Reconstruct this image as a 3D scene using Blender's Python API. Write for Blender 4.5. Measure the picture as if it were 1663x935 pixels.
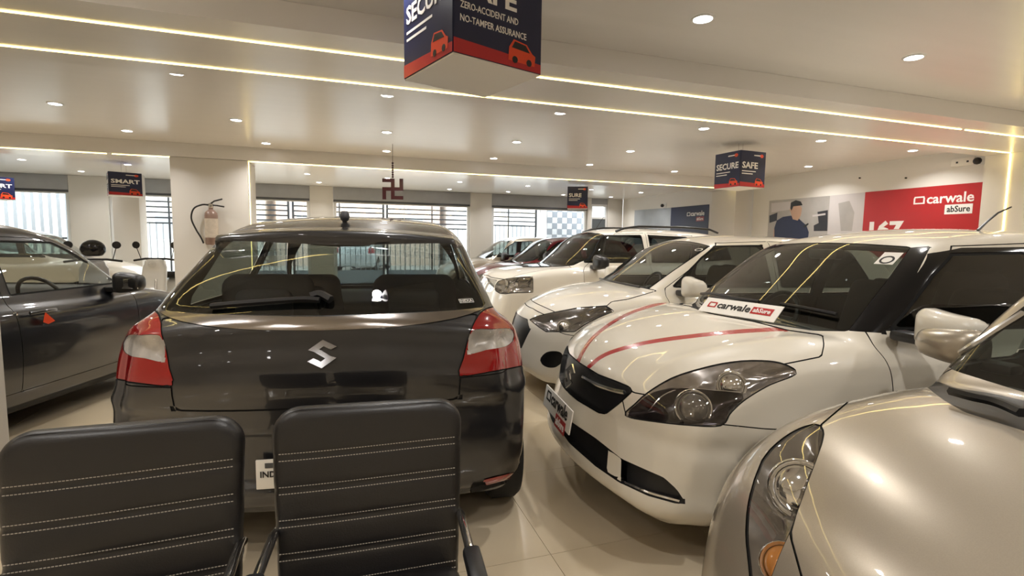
import bpy, bmesh, math, random
import numpy as np
from mathutils import Vector, Matrix

random.seed(7)
sc = bpy.context.scene
for o in list(bpy.data.objects):
    bpy.data.objects.remove(o)
C = sc.collection

# ------------------------------------------------------------------ camera
IMW, IMH, FPX = 1663.0, 935.0, 827.45
CAMH = 1.42
PITCH, ROLL, YAW = 0.0931128, 0.0141391, -0.3251471


def cam_rot():
    cy, sy = math.cos(YAW), math.sin(YAW)
    R0 = np.array([[cy, sy, 0], [0, 0, -1], [-sy, cy, 0]])
    cp, sp = math.cos(PITCH), math.sin(PITCH)
    Rp = np.array([[1, 0, 0], [0, cp, -sp], [0, sp, cp]])
    cr, sr = math.cos(ROLL), math.sin(ROLL)
    Rr = np.array([[cr, -sr, 0], [sr, cr, 0], [0, 0, 1]])
    return Rr @ Rp @ R0


CR = cam_rot()
cd = bpy.data.cameras.new('camera')
cam = bpy.data.objects.new('camera', cd)
C.objects.link(cam)
cd.sensor_width = 36
cd.lens = FPX / IMW * 36
cd.clip_start = 0.05
cd.clip_end = 300
M = Matrix.Identity(4)
for i in range(3):
    M[i][0], M[i][1], M[i][2] = CR[0][i], -CR[1][i], -CR[2][i]
M[2][3] = CAMH
cam.matrix_world = M
sc.camera = cam

# ------------------------------------------------------------------ sky, exposure
w = bpy.data.worlds.new('sky')
sc.world = w
w.use_nodes = True
bgn = w.node_tree.nodes['Background']
bgn.inputs[0].default_value = (0.93, 0.97, 1.0, 1)
bgn.inputs[1].default_value = 5.5
vs = sc.view_settings
vs.view_transform = 'Standard'
vs.look = 'None'
vs.exposure = 0.10
vs.gamma = 1.0
vs.use_curve_mapping = False
sc.cycles.use_denoising = True
sc.cycles.max_bounces = 12
sc.cycles.transparent_max_bounces = 24
sc.cycles.glossy_bounces = 5
sc.cycles.diffuse_bounces = 4
sc.cycles.sample_clamp_indirect = 6
sc.cycles.caustics_reflective = False
sc.cycles.caustics_refractive = False
LAMP_W = 8.5
LED_S = 7.5


# ------------------------------------------------------------------ pixel helpers
def ray(px, py):
    return CR.T @ np.array([(px - IMW / 2) / FPX, (py - IMH / 2) / FPX, 1.0])


CP = np.array([0, 0, CAMH])


def onz(px, py, z):
    d = ray(px, py)
    return CP + d * ((z - CAMH) / d[2])


def ony(px, py, y):
    d = ray(px, py)
    return CP + d * (y / d[1])


def onx(px, py, x):
    d = ray(px, py)
    return CP + d * (x / d[0])


# ------------------------------------------------------------------ materials
MATS = {}


def s2l(c):
    return tuple((v / 12.92 if v <= 0.04045 else ((v + 0.055) / 1.055) ** 2.4) for v in c)


def rgb(r, g, b):
    return s2l((r / 255, g / 255, b / 255))


def mat(name, col, rough=0.5, metal=0.0, coat=0.0, var=0.04, vscale=6.0, bump=0.0, bscale=60.0, emit=0.0, spec=0.5,
        coat_rough=0.03, aniso=None, ecol=None):
    if name in MATS:
        return MATS[name]
    m = bpy.data.materials.new(name)
    m.use_nodes = True
    nt = m.node_tree
    b = nt.nodes['Principled BSDF']
    b.inputs['Roughness'].default_value = rough
    b.inputs['Metallic'].default_value = metal
    b.inputs['Coat Weight'].default_value = coat
    b.inputs['Coat Roughness'].default_value = coat_rough
    b.inputs['Specular IOR Level'].default_value = spec
    tc = nt.nodes.new('ShaderNodeTexCoord')
    mp = nt.nodes.new('ShaderNodeMapping')
    nt.links.new(tc.outputs['Object'], mp.inputs[0])
    if aniso:
        mp.inputs['Scale'].default_value = aniso
    n = nt.nodes.new('ShaderNodeTexNoise')
    n.inputs['Scale'].default_value = vscale
    n.inputs['Detail'].default_value = 3
    nt.links.new(mp.outputs[0], n.inputs['Vector'])
    r = nt.nodes.new('ShaderNodeMixRGB')
    r.inputs[1].default_value = tuple(min(1, c * (1 - var)) for c in col) + (1,)
    r.inputs[2].default_value = tuple(min(1, c * (1 + var)) for c in col) + (1,)
    nt.links.new(n.outputs[0], r.inputs[0])
    nt.links.new(r.outputs[0], b.inputs['Base Color'])
    if bump:
        n2 = nt.nodes.new('ShaderNodeTexNoise')
        n2.inputs['Scale'].default_value = bscale
        n2.inputs['Detail'].default_value = 4
        nt.links.new(mp.outputs[0], n2.inputs['Vector'])
        bp = nt.nodes.new('ShaderNodeBump')
        bp.inputs['Strength'].default_value = bump
        bp.inputs['Distance'].default_value = 0.002
        nt.links.new(n2.outputs[0], bp.inputs['Height'])
        nt.links.new(bp.outputs[0], b.inputs['Normal'])
    if emit:
        b.inputs['Emission Color'].default_value = tuple(ecol or col) + (1,)
        b.inputs['Emission Strength'].default_value = emit
    MATS[name] = m
    return m


def glass(name, tint=(0.8, 0.85, 0.83), gloss=1.0, rough=0.0, ior=1.5):
    """thin clear sheet: tinted see-through plus a Fresnel mirror layer"""
    if name in MATS:
        return MATS[name]
    m = bpy.data.materials.new(name)
    m.use_nodes = True
    nt = m.node_tree
    nt.nodes.remove(nt.nodes['Principled BSDF'])
    out = nt.nodes['Material Output']
    t = nt.nodes.new('ShaderNodeBsdfTransparent')
    n = nt.nodes.new('ShaderNodeTexNoise')
    n.inputs['Scale'].default_value = 3
    mx = nt.nodes.new('ShaderNodeMixRGB')
    mx.inputs[1].default_value = tuple(c * 0.97 for c in tint) + (1,)
    mx.inputs[2].default_value = tuple(tint) + (1,)
    nt.links.new(n.outputs[0], mx.inputs[0])
    nt.links.new(mx.outputs[0], t.inputs[0])
    g = nt.nodes.new('ShaderNodeBsdfGlossy')
    g.inputs['Roughness'].default_value = rough
    g.inputs[0].default_value = (gloss, gloss, gloss, 1)
    lw = nt.nodes.new('ShaderNodeLayerWeight')
    lw.inputs[0].default_value = 0.5
    pw = nt.nodes.new('ShaderNodeMath')
    pw.operation = 'POWER'
    pw.inputs[1].default_value = 5.0
    nt.links.new(lw.outputs['Facing'], pw.inputs[0])
    f = nt.nodes.new('ShaderNodeMath')
    f.operation = 'MULTIPLY_ADD'
    r0 = ((ior - 1) / (ior + 1)) ** 2 * 1.6
    f.inputs[1].default_value = 1 - r0
    f.inputs[2].default_value = r0
    nt.links.new(pw.outputs[0], f.inputs[0])
    mix = nt.nodes.new('ShaderNodeMixShader')
    nt.links.new(f.outputs[0], mix.inputs[0])
    nt.links.new(t.outputs[0], mix.inputs[1])
    nt.links.new(g.outputs[0], mix.inputs[2])
    nt.links.new(mix.outputs[0], out.inputs[0])
    MATS[name] = m
    return m


def paint(name, col, metal=0.0, rough=0.35, flake=0.0):
    m = mat(name, col, rough=rough, metal=metal, coat=1.0, var=0.02 + flake, vscale=400 if flake else 3)
    return m


wallM = mat('warm_white_wall_paint', rgb(231, 228, 222), 0.55, var=0.02, vscale=2, bump=0.05, bscale=90)
ceilM = mat('satin_ceiling_panel', rgb(228, 225, 221), 0.26, var=0.03, vscale=3, bump=0.10, bscale=9, aniso=(0.15, 3.0, 1), spec=0.55)
colM = mat('column_paint', rgb(216, 212, 205), 0.4, var=0.02, vscale=2)
tileM = mat('cream_floor_tile', rgb(216, 200, 172), 0.13, var=0.05, vscale=2.5, spec=0.5)
groutM = mat('floor_grout', rgb(150, 132, 104), 0.8)
ledM = mat('warm_led', (1.0, 0.80, 0.34), 0.5, emit=LED_S, ecol=(1.0, 0.77, 0.27), var=0)
lampM = mat('lamp_lens', (1, 1, 1), 0.5, emit=25, ecol=(1.0, 0.96, 0.95), var=0)
ringM = mat('lamp_ring_white', (0.8, 0.8, 0.78), 0.35)
blackM = mat('black_plastic', (0.012, 0.012, 0.013), 0.35, var=0.1)
matteM = mat('black_rubber', (0.012, 0.012, 0.012), 0.75, var=0.15, bump=0.1)
gapM = mat('panel_gap_black', (0.004, 0.004, 0.004), 0.9)
chromeM = mat('chrome', (0.75, 0.75, 0.75), 0.08, metal=1.0, var=0.01)
satinM = mat('satin_steel', (0.6, 0.58, 0.55), 0.22, metal=1.0, var=0.03)
rimM = mat('alloy_rim', (0.45, 0.45, 0.46), 0.3, metal=1.0)
trimM = mat('cabin_trim', rgb(74, 72, 70), 0.8, var=0.1)
seatM = mat('seat_fabric', rgb(62, 60, 60), 0.9, var=0.15, vscale=40, bump=0.2, bscale=300)
seatGM = mat('grey_seat_fabric', rgb(120, 116, 110), 0.9, var=0.1, vscale=40, bump=0.2, bscale=300)
whiteM = mat('white_card', rgb(240, 236, 228), 0.45, var=0.02)
navyM = mat('navy_print', rgb(26, 32, 66), 0.3, var=0.06, vscale=3)
navy2M = mat('dusky_print', rgb(68, 58, 62), 0.3, var=0.1, vscale=3)
redM = mat('red_print', rgb(180, 36, 40), 0.3, var=0.06, vscale=2)
orangeM = mat('orange_print', rgb(226, 74, 34), 0.35)
textM = mat('white_lettering', rgb(245, 243, 240), 0.4, var=0.01)
blackTextM = mat('black_lettering', rgb(28, 26, 28), 0.4)
wgM = glass('clear_glass', (0.86, 0.9, 0.88))
tintM = glass('tinted_glass', (0.42, 0.47, 0.45))
darktintM = glass('dark_tinted_glass', (0.16, 0.17, 0.17))
lensM = glass('clear_lens', (0.93, 0.93, 0.93))
shopM = glass('shopfront_glass', (0.93, 0.95, 0.95), ior=1.25)


# ------------------------------------------------------------------ object helpers
def setp(o, label=None, cat=None, group=None, kind=None):
    if label:
        o['label'] = label
    if cat:
        o['category'] = cat
    if group:
        o['group'] = group
    if kind:
        o['kind'] = kind
    return o


def thing(name, label, cat, loc=(0, 0, 0), rotz=0.0, group=None):
    o = bpy.data.objects.new(name, None)
    o.empty_display_size = 0.1
    C.objects.link(o)
    o.location = loc
    o.rotation_euler = (0, 0, rotz)
    return setp(o, label, cat, group)


def link(name, me, parent=None, label=None):
    o = bpy.data.objects.new(name, me)
    C.objects.link(o)
    if parent is not None:
        o.parent = parent
    if label:
        o['label'] = label
    return o


def copy_tree(o, parent=None):
    c = o.copy()
    C.objects.link(c)
    c.parent = parent
    for ch in [x for x in bpy.data.objects if x.parent == o]:
        copy_tree(ch, c)
    return c


class MB:
    """collects simple shapes, builds ONE mesh object"""

    def __init__(s):
        s.v, s.f, s.smooth = [], [], False

    def add(s, vs_, fs_):
        b = len(s.v)
        s.v += [tuple(p) for p in vs_]
        s.f += [tuple(i + b for i in f) for f in fs_]
        return s

    def box(s, x0, x1, y0, y1, z0, z1, M=None):
        p = [(x, y, z) for x in (x0, x1) for y in (y0, y1) for z in (z0, z1)]
        if M is not None:
            p = [tuple(M @ Vector(q)) for q in p]
        return s.add(p, [(0, 1, 3, 2), (4, 6, 7, 5), (0, 4, 5, 1), (2, 3, 7, 6), (0, 2, 6, 4), (1, 5, 7, 3)])

    def prism(s, pts, d0, d1, M=None):
        """polygon in local XY extruded in Z from d0 to d1"""
        n = len(pts)
        p = [(a, b, d0) for a, b in pts] + [(a, b, d1) for a, b in pts]
        if M is not None:
            p = [tuple(M @ Vector(q)) for q in p]
        f = [tuple(range(n - 1, -1, -1)), tuple(range(n, 2 * n))]
        f += [(i, (i + 1) % n, n + (i + 1) % n, n + i) for i in range(n)]
        return s.add(p, f)

    def tube(s, pts, r, n=8, cap=True):
        pts = [Vector(p) for p in pts]
        rr = r if isinstance(r, (list, tuple)) else [r] * len(pts)
        vs_, fs_ = [], []
        up = None
        for i, p in enumerate(pts):
            t = (pts[min(i + 1, len(pts) - 1)] - pts[max(i - 1, 0)]).normalized()
            if up is None:
                up = Vector((0, 0, 1)) if abs(t.z) < 0.9 else Vector((1, 0, 0))
            a = t.cross(up).normalized()
            up = a.cross(t).normalized()
            for k in range(n):
                an = 2 * math.pi * k / n
                vs_.append(p + (a * math.cos(an) + up * math.sin(an)) * rr[i])
        for i in range(len(pts) - 1):
            for k in range(n):
                k2 = (k + 1) % n
                fs_.append((i * n + k, i * n + k2, (i + 1) * n + k2, (i + 1) * n + k))
        if cap:
            fs_.append(tuple(range(n - 1, -1, -1)))
            fs_.append(tuple((len(pts) - 1) * n + k for k in range(n)))
        s.smooth = True
        return s.add(vs_, fs_)

    def lathe(s, prof, n=24, M=None):
        """(r,z) profile turned about Z"""
        vs_, fs_ = [], []
        for r_, z in prof:
            for k in range(n):
                a = 2 * math.pi * k / n
                p = Vector((r_ * math.cos(a), r_ * math.sin(a), z))
                vs_.append(tuple(M @ p) if M is not None else tuple(p))
        for i in range(len(prof) - 1):
            for k in range(n):
                k2 = (k + 1) % n
                fs_.append((i * n + k, i * n + k2, (i + 1) * n + k2, (i + 1) * n + k))
        s.smooth = True
        return s.add(vs_, fs_)

    def build(s, name, m, parent=None, bevel=0.0, seg=2, label=None, fix=True):
        me = bpy.data.meshes.new(name)
        me.from_pydata(s.v, [], s.f)
        bm = bmesh.new()
        bm.from_mesh(me)
        if bevel:
            bmesh.ops.bevel(bm, geom=[e for e in bm.edges if e.calc_face_angle(0) > 0.5], offset=bevel, segments=seg,
                            affect='EDGES', profile=0.5)
        if fix:
            bmesh.ops.recalc_face_normals(bm, faces=bm.faces)
        bm.to_mesh(me)
        bm.free()
        me.materials.append(m)
        if s.smooth or bevel:
            me.shade_smooth()
            if not s.smooth:
                me.set_sharp_from_angle(angle=math.radians(40))
            else:
                me.set_sharp_from_angle(angle=math.radians(50))
        return link(name, me, parent, label)


def bx(name, m, parent, x0, x1, y0, y1, z0, z1, bevel=0.0, label=None, M=None):
    return MB().box(x0, x1, y0, y1, z0, z1, M).build(name, m, parent, bevel, label=label)


def struct(o):
    o['kind'] = 'structure'
    return o


def text(body, size, m, parent, Mx, name='lettering', bold=0.0, depth=0.002, align='LEFT', width=None, shear=0.0, label=None):
    cu = bpy.data.curves.new(name, 'FONT')
    cu.body = body
    cu.size = size
    cu.extrude = depth
    cu.offset = bold
    cu.shear = shear
    cu.align_x = align
    cu.resolution_u = 2
    ob = bpy.data.objects.new(name, cu)
    C.objects.link(ob)
    dg = bpy.context.evaluated_depsgraph_get()
    me = bpy.data.meshes.new_from_object(ob.evaluated_get(dg))
    bpy.data.objects.remove(ob)
    if width and len(me.vertices):
        xs = [v.co.x for v in me.vertices]
        k = width / max(1e-6, max(xs) - min(xs))
        x0 = min(xs) if align == 'LEFT' else 0
        for v in me.vertices:
            v.co.x = (v.co.x - x0) * k
    me.materials.clear()
    me.materials.append(m)
    o = link(name, me, parent, label)
    o.matrix_local = Mx
    return o


def frame(o, xa, ya):
    """matrix whose local x,y,z = xa, ya, xa x ya at origin o"""
    xa, ya = Vector(xa).normalized(), Vector(ya).normalized()
    za = xa.cross(ya).normalized()
    ya = za.cross(xa)
    m = Matrix.Identity(4)
    for i in range(3):
        m[i][0], m[i][1], m[i][2], m[i][3] = xa[i], ya[i], za[i], o[i]
    return m
#@@STRUCT
# ================================================================== STRUCTURE
ZC, ZB = 2.67, 2.53
XL, XR, YN, YF = -8.0, 7.7, -3.0, 13.4
TS = 0.8
fl = struct(bx('floor', groutM, None, XL - 0.2, 8.2, YN - 0.2, YF + 0.3, -0.06, -0.003))
tme = None
rest = MB()
for i in range(-12, 10):
    for j in range(-7, 15):
        x0, y0 = 0.885 + i * TS, 2.02 + j * TS
        x1, y1 = min(x0 + TS, 8.0), min(y0 + TS, YF)
        x0c, y0c = max(x0, XL), max(y0, YN)
        if x1 - x0c < 0.05 or y1 - y0c < 0.05:
            continue
        full = abs(x1 - x0c - TS) < 1e-6 and abs(y1 - y0c - TS) < 1e-6
        if full and -3.2 <= x0 <= 4.2 and -0.5 <= y0 <= 7.8:
            if tme is None:
                g = 0.0012
                o = bx('tile', tileM, fl, g, TS - g, g, TS - g, -0.012, 0.0)
                tme = o.data
            else:
                o = link('tile', tme, fl)
            o.location = (x0, y0, 0)
        else:
            rest.box(x0c + .0012, x1 - .0012, y0c + .0012, y1 - .0012, -0.012, 0.0)
rest.build('tile_field', tileM, fl)['kind'] = 'stuff'

struct(bx('ceiling', ceilM, None, XL - 0.2, 8.2, YN - 0.2, YF + 0.15, ZC, ZC + 0.12))
struct(bx('ceiling_beam', ceilM, None, XL, XR, 3.08, 4.20, ZB, ZC - 0.001))
struct(bx('ceiling_beam', ceilM, None, XL, 7.95, 8.10, 8.80, 2.485, ZC - 0.001))
struct(bx('wall_right', wallM, None, XR, XR + 0.2, YN, 8.09, 0, ZC))
struct(bx('wall_right', wallM, None, 7.95, 8.1, 8.81, YF, 0, ZC))
struct(bx('wall_left', wallM, None, XL - 0.2, XL, YN, YF, 0, ZC))
struct(bx('wall_rear', wallM, None, XL, XR, YN - 0.2, YN, 0, ZC))
# portal pilaster where the lit beam comes down the right wall, corner pillar, columns
struct(bx('wall_pilaster', wallM, None, 7.52, XR - 0.002, 3.08, 4.20, 0, ZB - 0.001))
struct(bx('column', colM, None, 7.30, 7.94, 8.12, 8.80, 0, 2.484, bevel=0.01))
struct(bx('column', colM, None, -2.17, -1.22, 8.12, 8.80, 0, 2.484, bevel=0.01))
struct(bx('column', colM, None, -6.9, -6.0, 8.12, 8.80, 0, 2.484, bevel=0.01))
struct(bx('column', colM, None, -2.0, -1.462, 2.4, 2.9, 0, ZC - 0.002, bevel=0.01))


def fx(px):
    return ony(px, 330, YF)[0]


# street facade at the back: columns, windows with panes, rolled-up shutters
fcols = [(-420, -300), (112, 176), (503, 541), (764, 799), (955, 961), (988, 1034)]
for a, b in fcols:
    struct(bx('column', colM, None, fx(a), min(fx(b), 7.949), YF, YF + 0.3, 0, ZC - 0.002, bevel=0.01))
struct(bx('column', colM, None, ony(182, 330, 12.5)[0], ony(226, 330, 12.5)[0], 12.5, 12.9, 0, ZC - 0.002, bevel=0.01))
shutM = mat('grey_shutter_steel', rgb(160, 162, 166), 0.45, metal=0.1, var=0.08)
framM = mat('white_window_frame', rgb(225, 226, 226), 0.4)
bays = [(-300, 112, 'behind the dark sedan'), (176, 503, 'behind the fire extinguisher column'),
        (541, 764, 'behind the grey hatchback'), (799, 955, 'behind the red car')]
for n, (a, b, wh) in enumerate(bays):
    x0, x1 = fx(a) + 0.004, fx(b) - 0.004
    wn = thing('window_%d' % (n + 1), None, None, (0, 0, 0))
    struct(wn)
    fr = MB()
    fw = 0.07
    fr.box(x0, x0 + fw, YF + 0.06, YF + 0.12, 0, 2.34)
    fr.box(x1 - fw, x1, YF + 0.06, YF + 0.12, 0, 2.34)
    fr.box(x0 + fw, x1 - fw, YF + 0.06, YF + 0.12, 2.28, 2.34)
    fr.box(x0 + fw, x1 - fw, YF + 0.06, YF + 0.12, 0, 0.08)
    fr.build('window_frame', framM, wn)
    nm = 3 if n in (0, 1) else 2
    for k in range(nm):
        pa = x0 + fw + (x1 - x0 - 2 * fw) * k / nm
        pb = x0 + fw + (x1 - x0 - 2 * fw) * (k + 1) / nm
        MB().box(pa + .004, pb - .004, YF + 0.085, YF + 0.093, 0.085, 2.275).build('pane', shopM, wn)
        if k:
            bx('mullion', framM, wn, pa - 0.004, pa + 0.004, YF + 0.07, YF + 0.11, 0.08, 2.28)
    sh = thing('roller_shutter', 'grey rolled-up roller shutter above the street window ' + wh, 'shutter', ((x0 + x1) / 2, YF + 0.02, 2.36),
               group='roller shutters over the street windows')
    hw = (x1 - x0) / 2
    bx('shutter_box', shutM, sh, -hw, hw, -0.02, 0.26, 0.0, ZC - 2.363, bevel=0.01)
    bx('bottom_rail', mat('dark_shutter_rail', rgb(88, 90, 94), 0.4, metal=0.5), sh, -hw, hw, 0.0, 0.035, -0.05, -0.001)
# narrow street door at the right end of the facade
dr = thing('door_1', None, None)
struct(dr)
x0, x1 = fx(961) + 0.003, fx(988) - 0.003
f_ = MB()
f_.box(x0, x0 + .05, YF + .05, YF + .12, 0, 2.5).box(x1 - .05, x1, YF + .05, YF + .12, 0, 2.5).box(x0 + .05, x1 - .05, YF + .05, YF + .12, 2.44, 2.5)
f_.box(x0 + .05, x1 - .05, YF + .05, YF + .12, 2.08, 2.13)
f_.build('door_frame', framM, dr)
bx('door_leaf', mat('grey_door', rgb(92, 98, 102), 0.4), dr, x0 + .052, x1 - .052, YF + .07, YF + .11, 0.0, 2.078)
bx('pane', shopM, dr, x0 + .052, x1 - .052, YF + .08, YF + .088, 2.132, 2.438)
bx('lintel', shutM, dr, x0, x1, YF + .05, YF + .25, 2.502, ZC - 0.003)


# ------------------------------------------------------------------ LED strips and downlights
def led(label, p0, p1, wd=0.012, nrm='z'):
    t = MB()
    (a, b, c), (d, e, f) = p0, p1
    h_ = wd / 2
    if nrm == 'z':
        t.box(a, d, b - h_, b + h_, c - 0.006, c - 0.0005)
    elif nrm == 'x':       # vertical strip on a face looking along -x or +x
        t.box(a, d, b - h_, b + h_, c, f)
    o = t.build('led_strip', ledM, None)
    return setp(o, label, 'led strip', 'warm white LED strips on the ceiling beams')


led('long warm LED strip on near edge of the ceiling beam', (-7.9, 3.345, ZB), (5.60, 3.345, ZB))
led('short end of LED strip on near beam edge by the right wall', (5.66, 3.345, ZB), (7.50, 3.345, ZB))
led('warm LED strip on the far edge of the near ceiling beam', (-7.9, 3.945, ZB), (7.50, 3.945, ZB))
led('LED strip on back beam at far left above the dark sedan', (-7.9, 8.2, 2.485), (-2.90, 8.2, 2.485))
led('short LED strip on back beam ending at the extinguisher column', (-2.84, 8.2, 2.485), (-2.18, 8.2, 2.485))
led('LED strip on back beam between the column and right pillar', (-1.20, 8.2, 2.485), (7.28, 8.2, 2.485))
led('vertical LED strip glowing on the pilaster beside the red banner', (7.510, 3.945, 0.0), (7.5195, 3.945, 2.52), nrm='x')
led('vertical LED strip on the right side of the extinguisher column', (-1.2195, 8.2, 0.0), (-1.212, 8.2, 2.478), wd=0.01, nrm='x')

ring_me = lens_me = None
LIGHTD = None
lx = [-5.0, -3.5, -2.5, -1.07, 0.48, 2.14, 3.8, 5.52, 7.28]
spots = []
for yy in (-1.6, 0.5, 2.485):
    spots += [(x, yy) for x in (-6.2, -4.6, -3.0, -1.4, 0.25, 1.94, 3.63, 5.4, 7.05)]
spots += [(-1.18, 4.68), (0.41, 4.70), (2.06, 4.71), (3.79, 4.75), (5.51, 4.77), (7.14, 4.80), (-2.8, 4.68), (-4.4, 4.68), (-6.2, 4.68)]
spots += [(-2.58, 6.19), (-1.04, 6.28), (0.54, 6.3), (2.15, 6.27), (3.81, 6.28), (5.55, 6.33), (7.14, 6.38), (-4.2, 6.2), (-5.9, 6.2)]
spots += [(-2.41, 7.43), (-0.92, 7.66), (0.65, 7.64), (2.25, 7.64), (3.88, 7.63), (5.58, 7.72), (-4.0, 7.4), (-5.6, 7.4)]
spots += [(-5.1, 11.0), (-3.57, 10.95), (-2.1, 10.95), (-0.594, 10.96), (0.95, 10.98), (2.477, 11.0), (4.09, 11.1), (5.76, 11.2), (7.2, 11.3)]
spots += [(-4.86, 12.5), (-0.436, 12.5), (2.6, 12.7), (4.12, 12.65), (5.74, 12.8), (7.2, 12.8)]
ORD = ['first', 'second', 'third', 'fourth', 'fifth', 'sixth', 'seventh', 'eighth', 'ninth', 'tenth']
ROWN = [(1.0, None), (3.0, 'the row nearest the camera'), (5.2, 'the row just past the near beam'), (6.8, 'the middle row between the two beams'),
        (8.0, 'the row just before the back beam'), (11.8, 'the first row past the back beam'), (13, 'the row along the street windows')]


def lamp_px(x, y):
    q = CR @ (np.array([x, y, ZC]) - CP)
    return (q[0] / q[2] * FPX + IMW / 2, q[1] / q[2] * FPX + IMH / 2) if q[2] > 0.1 else (-9999, -9999)


def lamp_row(y):
    return [n for lim, n in ROWN if y < lim][0]


def lamp_label(x, y):
    row = lamp_row(y)
    px, py = lamp_px(x, y)
    if row is None or not (0 < px < IMW and 0 < py < IMH):
        return 'round recessed ceiling downlight outside the picture'
    mates = sorted(a for a, b in spots if lamp_row(b) == row and 0 < lamp_px(a, b)[0] < IMW and 0 < lamp_px(a, b)[1] < IMH)
    return 'round ceiling downlight, %s from the left in %s' % (ORD[mates.index(x)], row)


for k, (x, y) in enumerate(spots):
    t = thing('downlight', lamp_label(x, y), 'downlight', (x, y, ZC), group='recessed ceiling downlights')
    if ring_me is None:
        b_ = MB()
        b_.lathe([(0.052, -0.001), (0.052, -0.008), (0.062, -0.008), (0.066, -0.001)], 20)
        ro = b_.build('trim_ring', ringM, t)
        ring_me = ro.data
        b_ = MB()
        b_.lathe([(0.0005, -0.004), (0.052, -0.004)], 20)
        le = b_.build('lens', lampM, t, fix=False)
        lens_me = le.data
        LIGHTD = bpy.data.lights.new('downlight_lamp', 'AREA')
        LIGHTD.shape = 'DISK'
        LIGHTD.size = 0.095
        LIGHTD.energy = LAMP_W
        LIGHTD.color = (1.0, 0.965, 0.925)
        LIGHTD.spread = math.radians(135)
    else:
        link('trim_ring', ring_me, t)
        link('lens', lens_me, t)
    lo = bpy.data.objects.new('downlight_lamp', LIGHTD)
    C.objects.link(lo)
    lo.parent = t
    lo.location = (0, 0, -0.012)
# ================================================================== SMOOTH-SOLID TOOLKIT
def smax(a, b, k):
    h = np.maximum(k - np.abs(a - b), 0.0) / k
    return np.maximum(a, b) + h * h * k * 0.25


def smin(a, b, k):
    return -smax(-a, -b, k)


def sstep(a, b, x):
    t = np.clip((x - a) / (b - a), 0, 1)
    return t * t * (3 - 2 * t)


def cr_closed(pts, n=8):
    p = np.array(pts, float)
    m = len(p)
    out = []
    for i in range(m):
        a, b, c, d = p[i - 1], p[i], p[(i + 1) % m], p[(i + 2) % m]
        for t in np.arange(n) / n:
            out.append(0.5 * (2 * b + (c - a) * t + (2 * a - 5 * b + 4 * c - d) * t * t + (3 * b - a - 3 * c + d) * t ** 3))
    return np.array(out)


def cr_open(pts, n=8):
    p = np.array(pts, float)
    p = np.vstack([2 * p[0] - p[1], p, 2 * p[-1] - p[-2]])
    out = []
    for i in range(1, len(p) - 2):
        a, b, c, d = p[i - 1], p[i], p[i + 1], p[i + 2]
        for t in np.arange(n) / n:
            out.append(0.5 * (2 * b + (c - a) * t + (2 * a - 5 * b + 4 * c - d) * t * t + (3 * b - a - 3 * c + d) * t ** 3))
    out.append(p[-2])
    return np.array(out)


def curve1(pts):
    q = cr_open(pts, 10)
    xs, ys = q[:, 0], q[:, 1]
    return lambda x: np.interp(x, xs, ys)


def poly_sd(P, poly):
    """signed distance of points P (n,2) to polygon, negative inside"""
    P = np.asarray(P)
    d2 = np.full(len(P), 1e18)
    ins = np.zeros(len(P), bool)
    px, py = P[:, 0], P[:, 1]
    m = len(poly)
    for i in range(m):
        ax, ay = poly[i]
        bx_, by = poly[(i + 1) % m]
        ex, ey = bx_ - ax, by - ay
        L = ex * ex + ey * ey
        if L < 1e-14:
            continue
        wx, wy = px - ax, py - ay
        t = np.clip((wx * ex + wy * ey) / L, 0, 1)
        dx, dy = wx - ex * t, wy - ey * t
        d2 = np.minimum(d2, dx * dx + dy * dy)
        c = ((ay > py) != (by > py))
        if by != ay:
            ins ^= c & (px < ex * (py - ay) / (by - ay) + ax)
    d = np.sqrt(d2)
    return np.where(ins, -d, d)


def line_sd(P, line):
    """signed (by side) distance to an open polyline, and parameter 0..1 along it"""
    d2 = np.full(len(P), 1e18)
    sg = np.ones(len(P))
    m = len(line)
    for i in range(m - 1):
        a, b = line[i], line[i + 1]
        e = b - a
        L = e @ e
        wv = P - a
        t = (wv @ e) / L
        if i > 0:
            t = np.maximum(t, 0)
        if i < m - 2:
            t = np.minimum(t, 1)
        dv = wv - t[:, None] * e
        q = (dv * dv).sum(1)
        up = q < d2
        d2 = np.where(up, q, d2)
        sg = np.where(up, np.sign(e[0] * wv[:, 1] - e[1] * wv[:, 0] + 1e-12), sg)
    return np.sqrt(d2) * sg


class Table:
    """tabulated signed distance of a closed smooth profile in (x,z)"""

    def __init__(s, pts, h=0.012):
        poly = cr_closed(pts, 7)
        lo, hi = poly.min(0) - 0.5, poly.max(0) + 0.5
        s.lo, s.h = lo, h
        n = np.ceil((hi - lo) / h).astype(int) + 1
        X, Z = np.meshgrid(lo[0] + h * np.arange(n[0]), lo[1] + h * np.arange(n[1]), indexing='ij')
        s.t = poly_sd(np.stack([X.ravel(), Z.ravel()], 1), poly).reshape(n[0], n[1])
        s.n = n

    def __call__(s, x, z):
        u = np.clip((x - s.lo[0]) / s.h, 0, s.n[0] - 1.001)
        v = np.clip((z - s.lo[1]) / s.h, 0, s.n[1] - 1.001)
        i, j = u.astype(np.int32), v.astype(np.int32)
        u, v = u - i, v - j
        t = s.t
        return (t[i, j] * (1 - u) + t[i + 1, j] * u) * (1 - v) + (t[i, j + 1] * (1 - u) + t[i + 1, j + 1] * u) * v


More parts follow.
